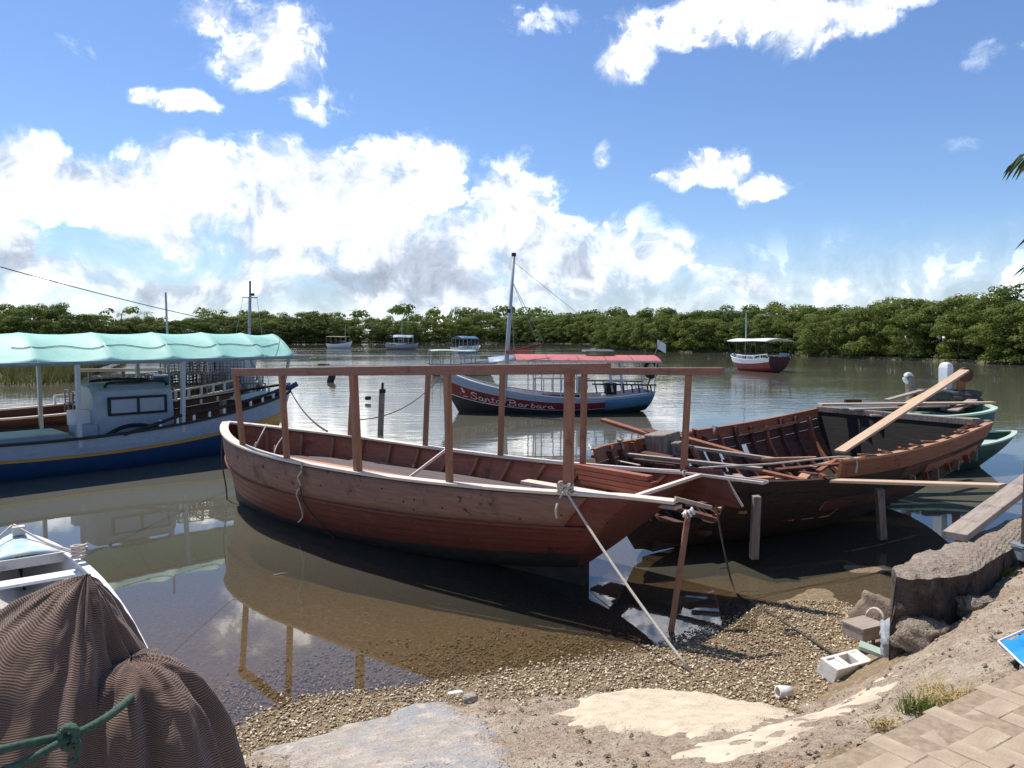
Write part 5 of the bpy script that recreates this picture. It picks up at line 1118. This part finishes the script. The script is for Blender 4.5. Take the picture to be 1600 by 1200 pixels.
# ---- 5. trap boat rafted behind it
def trap_boat():
    hd = R(45); L_ = 10; bow = Vector((-6.9, 21.2, 0)); st = bow - Vector((math.cos(hd), math.sin(hd), 0)) * L_
    h = Hull(L_, 1.2, .8, 1.0, .95, 1.42, -.1, -.4, -.4, .5, 2.4, 1.35, rs=.3, rb=.6, m=2.2, n0=.6, n1=1.1); f = Frame(st.x, st.y, hd)
    r = empty('trap_boat', f.o, f.hd, 'dark brown working boat moored behind the awning boat, carrying a pile of traps', 'boat')
    h.shell(0, 1, 0, 40, 12).build('hull', M_wreckin, r, True); h.transom(.1, .98, 0, 8, 0, .03).build('transom', M_wreckin, r); h.deck(.75, .02, .96).build('deck', M_grey, r)
    for sd_ in (1, -1):
        h.cap(0, .998, sd_, .12, .04, 0, 40, .5).build('gunwale', M_cap, r)
        P = [h.pt(.52 + .47 * k / 14, 1, sd_) + Vector((0, 0, .24)) for k in range(15)]; A = [[p + Vector((0, .03, -.02)), p + Vector((0, .03, .02))] for p in P]; MB().slab(A, [[p - Vector((0, .06, 0)) for p in q] for q in A]).build('rail', M_cap, r)
        for k in range(15): q = h.pt(.52 + .47 * k / 14, 1, sd_); MB().bar(q, q + Vector((0, 0, .23)), .07, .05, up=(1, 0, 0)).build('rail_post', M_white, r)
    # mast with crossarm, thin pole, boom on crutches
    b0 = f.loc(un(387, 600, Y=20.4)); b0.z = .75; tp = f.loc(un(391, 439, Y=20.4)); MB().tube([b0, tp], .05, 6, .035).build('mast', M_metal, r); ca = b0.lerp(tp, .87); MB().bar(ca - Vector((.14, -.14, 0)), ca + Vector((.14, -.14, 0)), .03, .03).build('crossarm', M_metal, r); MB().box(ca + Vector((.05, -.05, .08)), (.07, .07, .07)).build('masthead_lamp', M_black, r)
    for sg in (-1, 1): MB().tube([ca + Vector((.13 * sg, -.13 * sg, 0)), b0 + Vector((.4 * sg, -.4 * sg, .6))], .006, 4).build('shroud', M_metal, r)
    q = f.loc(un(264, 560, Y=18.6)); q.z = .75; t2 = f.loc(un(259, 457, Y=18.6)); MB().tube([q, t2], .035, 5, .025).build('pole', M_metal, r)
    a, c = f.loc(un(122, 579, Y=16.9)), f.loc(un(256, 577, Y=18.6)); MB().bar(a, c, .10, .07).build('boom', M_cap, r)
    for k in (.12, .5, .95): p = a.lerp(c, k); MB().bar((p.x, p.y, .75), p, .08, .06, up=(1, 0, 0)).build('crutch', M_greyz, r)
    return h, f
TH_, TF = trap_boat()
def traps():
    mb = MB(); l, w, h = .62, .46, .30
    C = [(x, y, z) for x in (-l / 2, l / 2) for y in (-w / 2, w / 2) for z in (0, h)]
    fr = MB()
    for i in range(8):
        for j in range(i + 1, 8):
            if sum(abs(C[i][k] - C[j][k]) > 1e-6 for k in range(3)) == 1: fr.bar(C[i], C[j], .025, .025)
    wi = MB()
    for k in range(1, 7):
        x = -l / 2 + l * k / 7
        for z in (0, h): wi.bar((x, -w / 2, z), (x, w / 2, z), .009, .009)
        for y in (-w / 2, w / 2): wi.bar((x, y, 0), (x, y, h), .009, .009, up=(1, 0, 0))
    for k in range(1, 4):
        z = h * k / 4
        for y in (-w / 2, w / 2): wi.bar((-l / 2, y, z), (l / 2, y, z), .009, .009)
        for x in (-l / 2, l / 2): wi.bar((x, -w / 2, z), (x, w / 2, z), .009, .009)
    proto = empty('fish_trap', (0, 0, 0), 0, 'x', 'trap', 'traps piled on the trap boat'); fr.build('frame', M_nette, proto); wi.build('mesh', M_net, proto); rr = random.Random(2); n = 0
    for k in range(4):
        for col_ in range(8):
            for row in range(2):
                if k == 3 and col_ not in (4, 5, 6): continue
                if k == 2 and col_ in (0,): continue
                lp = (5.5 + col_ * .56 + rr.uniform(-.05, .05), (-.45 if row == 0 else .25) + rr.uniform(-.06, .06), .78 + .31 * k); p = TF.wor(lp)
                if not (-60 < proj(p)[0] < 415): continue
                o = proto if n == 0 else copy_thing(proto, (0, 0, 0), (0, 0, 0), (1, 1, 1)); o.location = p; o.rotation_euler = (rr.gauss(0, .03), rr.gauss(0, .03), TF.hd + rr.gauss(0, .10)); n += 1
                o['label'] = ('wire fish trap in the bottom layer of the pile behind the awning boat', 'wire fish trap in the second layer of the pile behind the awning boat', 'wire fish trap in the third layer of the pile behind the awning boat', 'wire fish trap on the very top of the pile behind the awning boat')[k]
    # blue drum and the plastic wrapped stack
    p = TF.wor((6.9, -.98, 1.22)); r = empty('plastic_drum', p, 0, 'blue plastic drum with a pale lid in front of the traps', 'drum'); MB().tube([(0, 0, 0), (0, 0, .06), (0, 0, .3), (0, 0, .46)], .15, 14, .17).build('body', mat('blue drum plastic', (.015, .09, .22), (.02, .12, .28), .4, 5, bump=.05), r, True); MB().tube([(0, 0, .46), (0, 0, .51)], .18, 14).build('lid', M_greyblue, r)
    p = TF.wor((9.05, -.1, 1.15)); r = empty('wrapped_stack', p, TF.hd, 'stack wrapped in cloudy plastic under a dark cover at the trap boat bow', 'cargo'); bm = rock_mesh((1.0, .9, 1.0), 5, .03, 3, 3, .15); me = bpy.data.meshes.new('wrap'); bm.to_mesh(me); bm.free(); me.materials.append(M_plastic); o = bpy.data.objects.new('wrap', me); col.objects.link(o); o.parent = r; o.location = (0, 0, .5)
    MB().box((0, 0, 1.02), (1.05, .95, .07)).build('cover', M_bottom, r, bevel=.02)
    print('traps', n)
traps()
# marsh with reeds and a white skiff on it at the far left
def marsh():
    front = [un(a, b_, z=0) for a, b_ in ((-500, 612), (-100, 604), (0, 603), (60, 604), (105, 600), (135, 590), (150, 580))]; bk = [Vector((p.x * 1.35, p.y * 1.35 + 6, .35)) for p in front]; mid = [p.lerp(q, .15) + Vector((0, 0, .35)) for p, q in zip(front, bk)]
    mb = MB(); mb.grid([[p - Vector((0, 0, .4)) for p in front], mid, bk]); o = mb.build('marsh', M_land, None, True); o['kind'] = 'structure'; o['label'] = 'low muddy marsh behind the moored boats'
    V, Fc, T = [], [], []; rr = random.Random(8)
    for _ in range(9000):
        k0 = rr.randrange(len(front) - 1); u = rr.random(); v = rr.random(); p = front[k0].lerp(front[k0 + 1], u).lerp(bk[k0].lerp(bk[k0 + 1], u), v); hh = rr.uniform(.5, 1.1) ; z = .3 * min(1, v * 6); a = rr.random() * 6.28; w = Vector((math.cos(a), math.sin(a), 0)) * .03; ln = Vector((rr.gauss(0, .15), rr.gauss(0, .15), hh)); k = len(V); p = Vector((p.x, p.y, z))
        V += [tuple(p - w), tuple(p + w), tuple(p + ln)]; Fc.append((k, k + 1, k + 2)); T += [rr.random()] * 3
    me = bpy.data.meshes.new('marsh_grass'); me.from_pydata(V, [], Fc); at = me.attributes.new('tone', 'FLOAT', 'POINT'); at.data.foreach_set('value', T); me.materials.append(M_reed); o = bpy.data.objects.new('marsh_grass', me); col.objects.link(o); tag(o, 'yellow green marsh grass behind the moored boats', 'grass', kind='stuff')
marsh()

# ---- 6. boats out on the water
def small_boat(name, px, py, Ldeg, L_, b, label, hull_m, upper_m, sheer=(.7, .55, 1.0), roof=None, roof_z=2.1, roof_m=None, mast=None, cabin=None, post_m=None, box=False, deck_m=None, rail=False, roof_x=(.1, .75), arch=.12, dark=None, band=.6):
    c = un(px, py, z=0); hd = R(Ldeg); h = Hull(L_, b, .75, *sheer, -.05, -.35, -.35, .5, 2.3, 1.35, rs=.25, rb=.7, m=2.0, n0=.6, n1=1.15); f = Frame(c.x - math.cos(hd) * L_ / 2, c.y - math.sin(hd) * L_ / 2, hd); r = empty(name, f.o, hd, label, 'boat')
    h.shell(0, band, 0, 26, 6).build('lower_hull', hull_m, r, True); h.shell(band, 1, .004, 26, 4).build('upper_hull', upper_m, r, True); h.transom(.1, .98, 0, 6, 0, .03).build('transom', dark or hull_m, r); h.deck(.32, .02, .95, 14).build('deck', deck_m or M_grey, r)
    for sd_ in (1, -1): h.cap(0, .995, sd_, .09, .04, 0, 26, .5).build('gunwale', upper_m, r)
    pm = post_m or M_ltmetal
    if roof_m:
        x0, x1 = roof_x[0] * L_, roof_x[1] * L_; A = [[Vector((x0 + (x1 - x0) * i / 6, b * .98 * (-1 + j / 4), roof_z + arch * (1 - (-1 + j / 4) ** 2) + .03 * math.sin(i))) for j in range(9)] for i in range(7)]; MB().slab(A, [[p - Vector((0, 0, .04)) for p in q] for q in A]).build('canopy', roof_m, r, True)
        for sd_ in (1, -1):
            for k in range(5): x = x0 + (x1 - x0) * (.02 + .24 * k); q = h.pt(x / L_, 1, sd_, -.03); MB().bar(q, (x, sd_ * b * .95, roof_z), .05, .05, up=(1, 0, 0)).build('canopy_post', pm, r)
    if rail:
        for sd_ in (1, -1):
            MB().tube([h.pt(.03 + .6 * k / 10, 1, sd_) + Vector((0, 0, .28)) for k in range(11)], .03, 5).build('rail', M_white, r)
            for k in range(0, 11, 2): q = h.pt(.03 + .6 * k / 10, 1, sd_); MB().bar(q, q + Vector((0, 0, .28)), .04, .04, up=(1, 0, 0)).build('rail_post', M_white, r)
    if mast: MB().tube([(mast[0] * L_, 0, .3), (mast[0] * L_ + .05, 0, mast[1])], .06, 6, .045).build('mast', mast[2] if len(mast) > 2 else M_ltmetal, r)
    if cabin: MB().box((cabin[0] * L_, 0, .3 + cabin[3] / 2), cabin[1:4]).build('cabin', cabin[4], r, bevel=.03)
    return h, f, r
h_, f_, r_ = small_boat('tour_boat', 1180, 579, 104, 6.2, 1.12, 'dark red and white boat with a white canopy off the right bank', M_hullred, M_white, (1.05, .85, 1.15), True, 2.2, M_white, (.72, 4.3), (.35, 1.6, 1.2, .6, M_sblue), M_black, rail=True, roof_x=(.0, .86), arch=.18, dark=mat('dark maroon paint', (.05, .012, .016), (.07, .018, .02), .5, 4, bump=.05), band=.74)
MB().bar((.1, -1.05, 1.06), (.1, 1.05, 1.06), .08, .08).build('stern_beam', M_black, r_)
MB().box((.9, -.85, 1.15), (.55, .25, .4)).build('stern_locker', M_greyblue, r_); MB().box((4.6, .3, .9), (.5, .4, .5)).build('fore_locker', M_white, r_)
small_boat('open_boat', 724, 586, 12, 4.6, .9, 'cream open boat with a thin pale canopy behind the lettered boat', M_cream2, M_greyblue, (.75, .7, 1.0), True, 1.62, M_ltgreen, None, None, M_metal, roof_x=(.02, .66), arch=.06, band=.78)
small_boat('open_boat', 730, 551, 50, 5.2, 1.25, 'far boat with a bright blue canopy and a ring buoy', M_white, M_white, (.8, .7, 1.0), True, 2.0, M_sblue, None, (.4, 1.6, 1.0, .7, M_white), M_metal, arch=.4)
small_boat('open_boat', 628, 546, 5, 5.8, 1.15, 'far boat with a pale blue pitched canopy and a mast', M_grey, M_greyblue, (.9, .75, 1.1), True, 2.1, M_greyblue, (.5, 5.6), (.45, 1.5, 1.0, .7, M_white), M_ltmetal, rail=True, arch=.45, roof_x=(.25, .85))
small_boat('cabin_boat', 531, 544, -8, 5.0, 1.1, 'farthest boat with a long flat roofed dark windowed shelter', M_white, M_white, (.9, .8, 1.3), True, 2.2, M_grey, (.72, 4.6), (.42, 3.0, 1.4, .75, M_bottom), M_grey, arch=.08, roof_x=(.02, .85))
def ring_buoy():
    c = un(733, 539, Y=118); mb = MB(); n = 16; mb.grid([[Vector(((.36 + .12 * math.cos(b_)) * math.cos(a), .12 * math.sin(b_), (.36 + .12 * math.cos(b_)) * math.sin(a))) for b_ in [j * math.pi / 3 for j in range(7)]] for a in [i * 2 * math.pi / n for i in range(n)]], True); o = mb.build('ring_buoy', M_black, None, True); o.location = c; tag(o, 'black ring hanging on the blue canopied far boat', 'ring buoy')
ring_buoy()
# ---- 7. green boats lying behind the wreck
def green_boats():
    hd = R(8); L_ = 4.6; bow = un(1586, 676, z=.68); st = bow - Vector((math.cos(hd), math.sin(hd), 0)) * L_; h = Hull(L_, .85, .8, .6, .5, .70, -.1, -.2, -.2, .5, 2.2, 1.3, rs=.1, rb=1.1, m=2.0, n0=.6, n1=1.1); f = Frame(st.x, st.y, hd); r = empty('rowing_boat', Vector((st.x, st.y, 0)), hd, 'dark green boat with a pale foredeck, its bow showing right of the wreck', 'boat')
    h.shell(0, 1, 0, 24, 8).build('hull', M_green, r, True); h.deck(.52, .5, .99, 14, .0).build('foredeck', M_ltgreen, r); h.transom(.1, .98, 0, 6, 0, .03).build('transom', M_green, r)
    for sd_ in (1, -1): h.cap(0, .998, sd_, .10, .03, 0, 26, .7).build('gunwale', M_ltgreen, r)
    hd = R(4); L_ = 3.4; bow = un(1537, 634, Y=17.0); st = bow - Vector((math.cos(hd), math.sin(hd), 0)) * L_; h = Hull(L_, .95, .85, 1.0, .95, 1.12, -.1, -.2, -.2, .6, 3.5, 2.4, rs=.1, rb=.25, m=2.4, n0=.5, n1=.9); f = Frame(st.x, st.y, hd); r = empty('barge', Vector((st.x, st.y, 0)), hd, 'blunt bowed pale green barge behind the plank pile', 'boat')
    h.shell(0, 1, 0, 24, 8).build('hull', M_green, r, True); h.deck(.9, .05, .97, 16, .0).build('deck', M_ltgreen, r); h.transom(.1, .98, 0, 6, 0, .03).build('transom', M_green, r)
    for sd_ in (1, -1): h.cap(0, .998, sd_, .12, .04, 0, 26, .7).build('gunwale', M_ltgreen, r)
    # bitts and engine standing on it
    def onb(px, y0, y1, Y): a, c = un(px, y1, Y=Y), un(px, y0, Y=Y); return a, c
    a, c = onb(1476, 566, 632, 17.6); r = empty('outboard_motor', Vector((a.x, a.y, .92)), .3, 'grey white outboard motor standing on the barge', 'motor'); hh = c.z - .92
    mb = MB(); A = []
    for z, w, d in ((.34, .16, .2), (.42, .24, .3), (hh - .12, .26, .36), (hh - .03, .2, .3), (hh, .08, .14)): w *= .72; d *= .72; A.append([Vector((sx * w / 2, sy * d / 2, z)) for sx, sy in ((-1, -1), (1, -1), (1, 1), (-1, 1), (-1, -1))])
    mb.grid(A).build('cowl', M_white, r, bevel=.02); MB().box((0, 0, .17), (.1, .14, .36)).build('shaft', M_metal, r); MB().box((0, .02, -.0), (.2, .3, .05)).build('mount', M_bottom, r)
    a, c = onb(1425, 584, 628, 17.6); r = empty('bitt', Vector((a.x, a.y, .92)), .2, 'white curled timber bitt left of the outboard motor', 'bitt'); hh = c.z - .92; MB().bar((0, 0, 0), (-.08, 0, hh - .05), .16, .16, up=(1, 0, 0)).build('upright', M_greyz, r, bevel=.02); MB().tube([(-.12 + .09 * math.cos(t), 0, hh - .1 + .09 * math.sin(t)) for t in [k * .5 for k in range(11)]], .05, 8).build('curl', M_white, r, True)
    a, c = onb(1500, 580, 628, 17.4); r = empty('rudder', Vector((a.x, a.y, .92)), .1, 'brown rudder board with a round head beside the outboard motor', 'rudder'); hh = c.z - .92; MB().bar((0, 0, 0), (.02, 0, hh), .22, .05, up=(0, 1, 0), w1=.16).build('blade', M_wreck, r, bevel=.01); MB().tube([(.1, -.05, hh - .08), (.1, .05, hh - .08)], .17, 16).build('head', M_wreckin, r)
    rr = random.Random(9)
    rk = rock_mesh((1.3, .6, .35), 7, .08, 3, 3, .5); me = bpy.data.meshes.new('net_heap'); rk.to_mesh(me); rk.free(); me.materials.append(M_net); o = bpy.data.objects.new('net_heap', me); col.objects.link(o); o.location = un(1478, 622, Y=17.5); tag(o, 'dark heap of nets at the foot of the outboard motor', 'net')
green_boats()

# ---- 8. white rowing boat at the lower left
def rowboat():
    h = Hull(4.3, .50, .78, .40, .36, .50, .02, -.06, .02, .45, 2.2, 1.4, rs=.12, rb=.35, m=2.6, n0=.55, n1=.9); hd = R(128); st = Vector((-2.80, 4.93, 0)); f = Frame(st.x, st.y, hd); r = empty('rowing_boat', st, hd, 'scuffed white rowing boat with a worn pale blue bow deck at the shore', 'boat')
    h.shell(0, .6, 0, 34, 8).build('lower_hull', mat('teal boat paint', (.03, .16, .20), (.05, .22, .27), .5, 4, bump=.06), r, True); h.shell(.6, 1, .003, 34, 4).build('upper_hull', M_white, r, True)
    h.shell(.05, .99, -.03, 34, 8, .01, .985).build('inside', M_inner, r, True); h.transom(.05, .98, 0, 6, 0, .03).build('transom', M_white, r); h.deck(.06, .03, .9).build('floor', M_inner, r)
    for sd_ in (1, -1): h.cap(0, .998, sd_, .075, .025, 0, 34, .6).build('gunwale', M_white, r, bevel=.004)
    rows = []
    for i in range(13):
        s = .80 + .195 * i / 12; p = h.pt(s, 1, 1); rows.append([Vector((p.x, p.y * v * .96, p.z + .02 + .05 * (1 - v * v))) for v in (1, .6, .2, -.2, -.6, -1)])
    MB().slab(rows, [[p - Vector((0, 0, .025)) for p in q] for q in rows]).build('bow_deck', M_worn, r, True)
    a = h.pt(.80, 1, 1); MB().box((a.x - .02, 0, a.z - .02), (.04, a.y * 1.9, .10)).build('deck_coaming', M_inner, r); MB().box((4.05, 0, .60), (.10, .12, .09)).build('stem_block', M_inner, r, bevel=.01)
    for s in (.70, .42, .2): a = h.pt(s, .84, 1); MB().box((a.x, 0, a.z), (.20, a.y * 1.93, .03)).build('thwart', M_white, r, bevel=.004)
    q = lambda x, y, z: f.wor((x, y, z))
    rope('painter_rope', catmull([q(4.08, .04, .66), q(3.7, -.22, .50), q(3.3, -.42, .46), q(3.05, -.45, .45)], 5), .012, M_rope, 'pale painter rope along the rowing boat bow deck')
    rope('painter_rope', catmull([q(4.05, .06, .66), q(3.8, .3, .50), q(3.4, .36, .40), q(3.0, .3, .12), q(2.7, .1, .1)], 5), .012, M_rope, 'pale rope hanging into the rowing boat from its bow')
    mb = [q(3.05 + .07 * math.cos(t), -.42 + .07 * math.sin(t), .46 + .004 * k) for k, t in enumerate([k * .7 for k in range(34)])]; rope('rope_coil', mb, .013, M_rope, 'small white rope coil on the rowing boat gunwale')
rowboat()

# ---- 9. fabric-wrapped bundle in the foreground
def corduroy():
    M = bpy.data.materials.new('brown corduroy'); M.use_nodes = True; nt = M.node_tree; N = nt.nodes; L = nt.links; b = N['Principled BSDF']; b.inputs['Roughness'].default_value = .95; b.inputs['Specular IOR Level'].default_value = .1; b.inputs['Sheen Weight'].default_value = .25
    at = N.new('ShaderNodeAttribute'); at.attribute_name = 'along'; mu = N.new('ShaderNodeMath'); mu.operation = 'MULTIPLY'; L.new(at.outputs['Fac'], mu.inputs[0]); mu.inputs[1].default_value = 2 * math.pi / .0052
    sn = N.new('ShaderNodeMath'); sn.operation = 'SINE'; L.new(mu.outputs[0], sn.inputs[0]); mr = N.new('ShaderNodeMapRange'); mr.inputs[1].default_value = -.7; mr.inputs[2].default_value = .7; L.new(sn.outputs[0], mr.inputs[0])
    mx = N.new('ShaderNodeMix'); mx.data_type = 'RGBA'; L.new(mr.outputs[0], mx.inputs['Factor']); mx.inputs['A'].default_value = (.125, .070, .049, 1); mx.inputs['B'].default_value = (.30, .192, .135, 1)
    nz = N.new('ShaderNodeTexNoise'); nz.inputs['Scale'].default_value = 5; nz.inputs['Detail'].default_value = 5; m2 = N.new('ShaderNodeMix'); m2.data_type = 'RGBA'; m2.blend_type = 'MULTIPLY'; m2.inputs['Factor'].default_value = .35; L.new(mx.outputs['Result'], m2.inputs['A']); L.new(nz.outputs['Fac'], m2.inputs['B']); L.new(m2.outputs['Result'], b.inputs['Base Color'])
    bp = N.new('ShaderNodeBump'); bp.inputs['Strength'].default_value = .7; bp.inputs['Distance'].default_value = .004; L.new(mr.outputs[0], bp.inputs['Height']); L.new(bp.outputs[0], b.inputs['Normal']); return M
def bundle():
    M = corduroy(); base = Vector((-1.32, 2.3, 1.08)); r = empty('wrapped_bundle', base, 0, 'brown corduroy cloth bundle tied with green rope in the foreground', 'bundle')
    def lobe(name, apex, foot, fn, seed, ex, nfold, dep, ux, label=None):
        """cloth hung from a ridge point: rows go down from the apex, columns around"""
        nA, nR = 150, 70; P, T = [], []
        for i in range(nA):
            a = 2 * math.pi * i / nA; row = []; acc = 0; prev = None
            for j in range(nR + 1):
                u = j / nR; rx, ry, z = fn(u, a); fold = sum(math.sin(a * k_ + seed * k_ + 2.2 * math.sin(a * 1.7 + seed)) / (1 + .35 * n_) for n_, k_ in enumerate(nfold)) * dep * min(1, u * 2.2) ** 1.2
                fold += .02 * fb(math.cos(a) * 2 + seed, math.sin(a) * 2, u * 3)
                p = Vector((apex.x + math.cos(a) * (rx + fold) + ux[0] * u, apex.y + math.sin(a) * (ry + fold) + ux[1] * u, z + .015 * fb(math.cos(a) * 3, math.sin(a) * 3 + seed, u * 4)))
                q = Vector((math.cos(a) * rx, math.sin(a) * ry, z))
                if prev is not None: acc += (q - prev).length
                prev = q; row.append(p - base); T.append(acc * (.8 + .12 * math.sin(a + seed)) + .012 * fb(p.x * 4, p.y * 4, p.z * 4 + seed))
            P.append(row)
        mb = MB().grid(P, True); o = mb.build(name, M, r, True, fix=True); at_ = o.data.attributes.new('along', 'FLOAT', 'POINT'); at_.data.foreach_set('value', T); return o
    ap = un(136, 900, Y=2.30)
    def cone(u, a):
        waist = 1 - .10 * math.exp(-((u - .72) / .08) ** 2)
        R_ = (.015 * min(1, u * 14) + .60 * u ** .92) * waist; left = 1.7 if math.cos(a) < 0 else .55; left = 1 + (left - 1) * min(1, abs(math.cos(a)) * 1.4); return R_ * left, R_ * .80, ap.z - (ap.z - 1.05) * u ** 1.25
    lobe('hood', ap, None, cone, 1.3, 1, (7, 11, 17), .018, (-.05, -.05))
    a2 = un(205, 1030, Y=2.27)
    def dome(u, a): t = u * math.pi / 2; return .255 * math.sin(t) ** .75 * (1 + .12 * u), .28 * math.sin(t) ** .8, a2.z - (a2.z - 1.05) * (1 - math.cos(t) ** .9)
    lobe('skirt', Vector((a2.x, a2.y, a2.z)), None, dome, 4.1, 1, (5, 9, 15), .016, (.03, 0))
    # green rope round the waist with a knot and tails
    pts = []
    zt = lambda px, py, Y: un(px, py, Y=Y) - base
    P = catmull([zt(212, 1080, 2.25), zt(198, 1096, 2.08), zt(165, 1122, 1.98), zt(118, 1146, 1.90), zt(60, 1158, 1.84), zt(0, 1172, 1.78), zt(-60, 1190, 1.76)], 6); MB().tube(P, .011, 8).build('tie_rope', M_ropegn, r, True)
    P = catmull([zt(118, 1148, 1.885), zt(80, 1168, 1.84), zt(40, 1190, 1.80), zt(0, 1205, 1.76)], 6); MB().tube(P, .010, 8).build('tie_rope', M_ropegn, r, True)
    k0 = zt(112, 1146, 1.88); MB().tube([k0 + Vector((.018 * math.cos(t), -.012 + .006 * math.sin(t * .5), .026 * math.sin(t) + .004 * math.cos(2 * t))) for t in [k * .5 for k in range(26)]], .010, 7).build('knot', M_ropegn, r, True)
    P = catmull([k0, zt(122, 1165, 1.87), zt(118, 1185, 1.87), zt(106, 1192, 1.86)], 5); MB().tube(P, .009, 7).build('rope_tail', M_ropegn, r, True)
bundle()

# ---- 10. small things on the water, lines
def small_water_things():
    p = un(594, 690, z=-.2); tp = un(597, 612, Y=20.4); r = empty('mooring_post', p, 0, 'weathered grey mooring post with a dark iron spike, standing in the water', 'post'); MB().bar((0, 0, 0), tp - p, .15, .14, up=(1, 0, 0), w1=.13).build('timber', M_greyz, r, bevel=.01); MB().tube([tp - p - Vector((0, 0, .1)), un(598, 598, Y=20.4) - p], .035, 6).build('spike', M_black, r); MB().box(tp - p + Vector((.01, 0, .02)), (.15, .15, .10)).build('iron_band', M_black, r)
    o = rock('mooring_buoy', un(518, 590, Y=43), (.35, .3, .75), .3, M_black, 3, 'black leaning mooring buoy on the open water', 'buoy', .05, .8, sub=2, tilt=(.2, .3))
    rock('float', un(543, 582, Y=52), (.4, .25, .16), .1, M_black, 4, 'low dark float just under the far rail', 'float', .05, .7, sub=2); rock('float', un(575, 622, Y=30.5), (.22, .16, .14), .1, M_black, 5, 'small dark float left of the mooring post', 'float', .05, .6, sub=2); rock('float', un(505, 569, Y=67), (.9, .3, .10), .1, M_black, 6, 'flat dark float farthest out on the water', 'float', .05, .7, sub=2)
    a = SF.wor(SH.pt(.99, .85, 1)); b0 = un(560, 656, Y=19.5); rope('mooring_line', sag(a, b0, 16, .35), .014, M_ropedk, 'thin mooring line running from the lettered boat bow past the post')
    a = BF.wor((9.75, 0, 1.25)); c = MF.wor(MH.pt(.80, 1, -1)) + Vector((0, 0, .04)); rope('mooring_line', sag(a, c, 14, .12), .016, M_ropedk, 'dark mooring line from the awning boat bow to the red boat')
    a = un(452, 521, Y=19.2); c = un(-60, 400, Y=9.5); rope('overhead_cable', sag(a, c, 20, .10), .007, M_ropedk, 'thin overhead cable slanting down to the awning bow', 'cable'); 
    p0 = un(1590, 660, Y=9); 
    # twigs and a few shells in the shallows
    for k, (px, py, l, a_) in enumerate(((440, 940, .16, .5), (1236, 968, .12, .1), (620, 1095, .22, .2), (1130, 905, .1, .3))):
        p = at_ground(px, py, .01); o = MB().tube([(-l / 2, 0, 0), (0, .01, .008), (l / 2, 0, 0)], .006, 5, .004).build('twig', M_ropedk if k % 2 else M_rope, None, True); p.z = max(p.z, .006); o.location = p; o.rotation_euler = (0, 0, a_); tag(o, ('pale twig floating in the shallows below the red boat bow', 'dark twig on the pebbles beside the shore rope', 'curved pale twig at the edge of the grey slab', 'dark twig in the water below the wreck')[k], 'twig')
small_water_things()
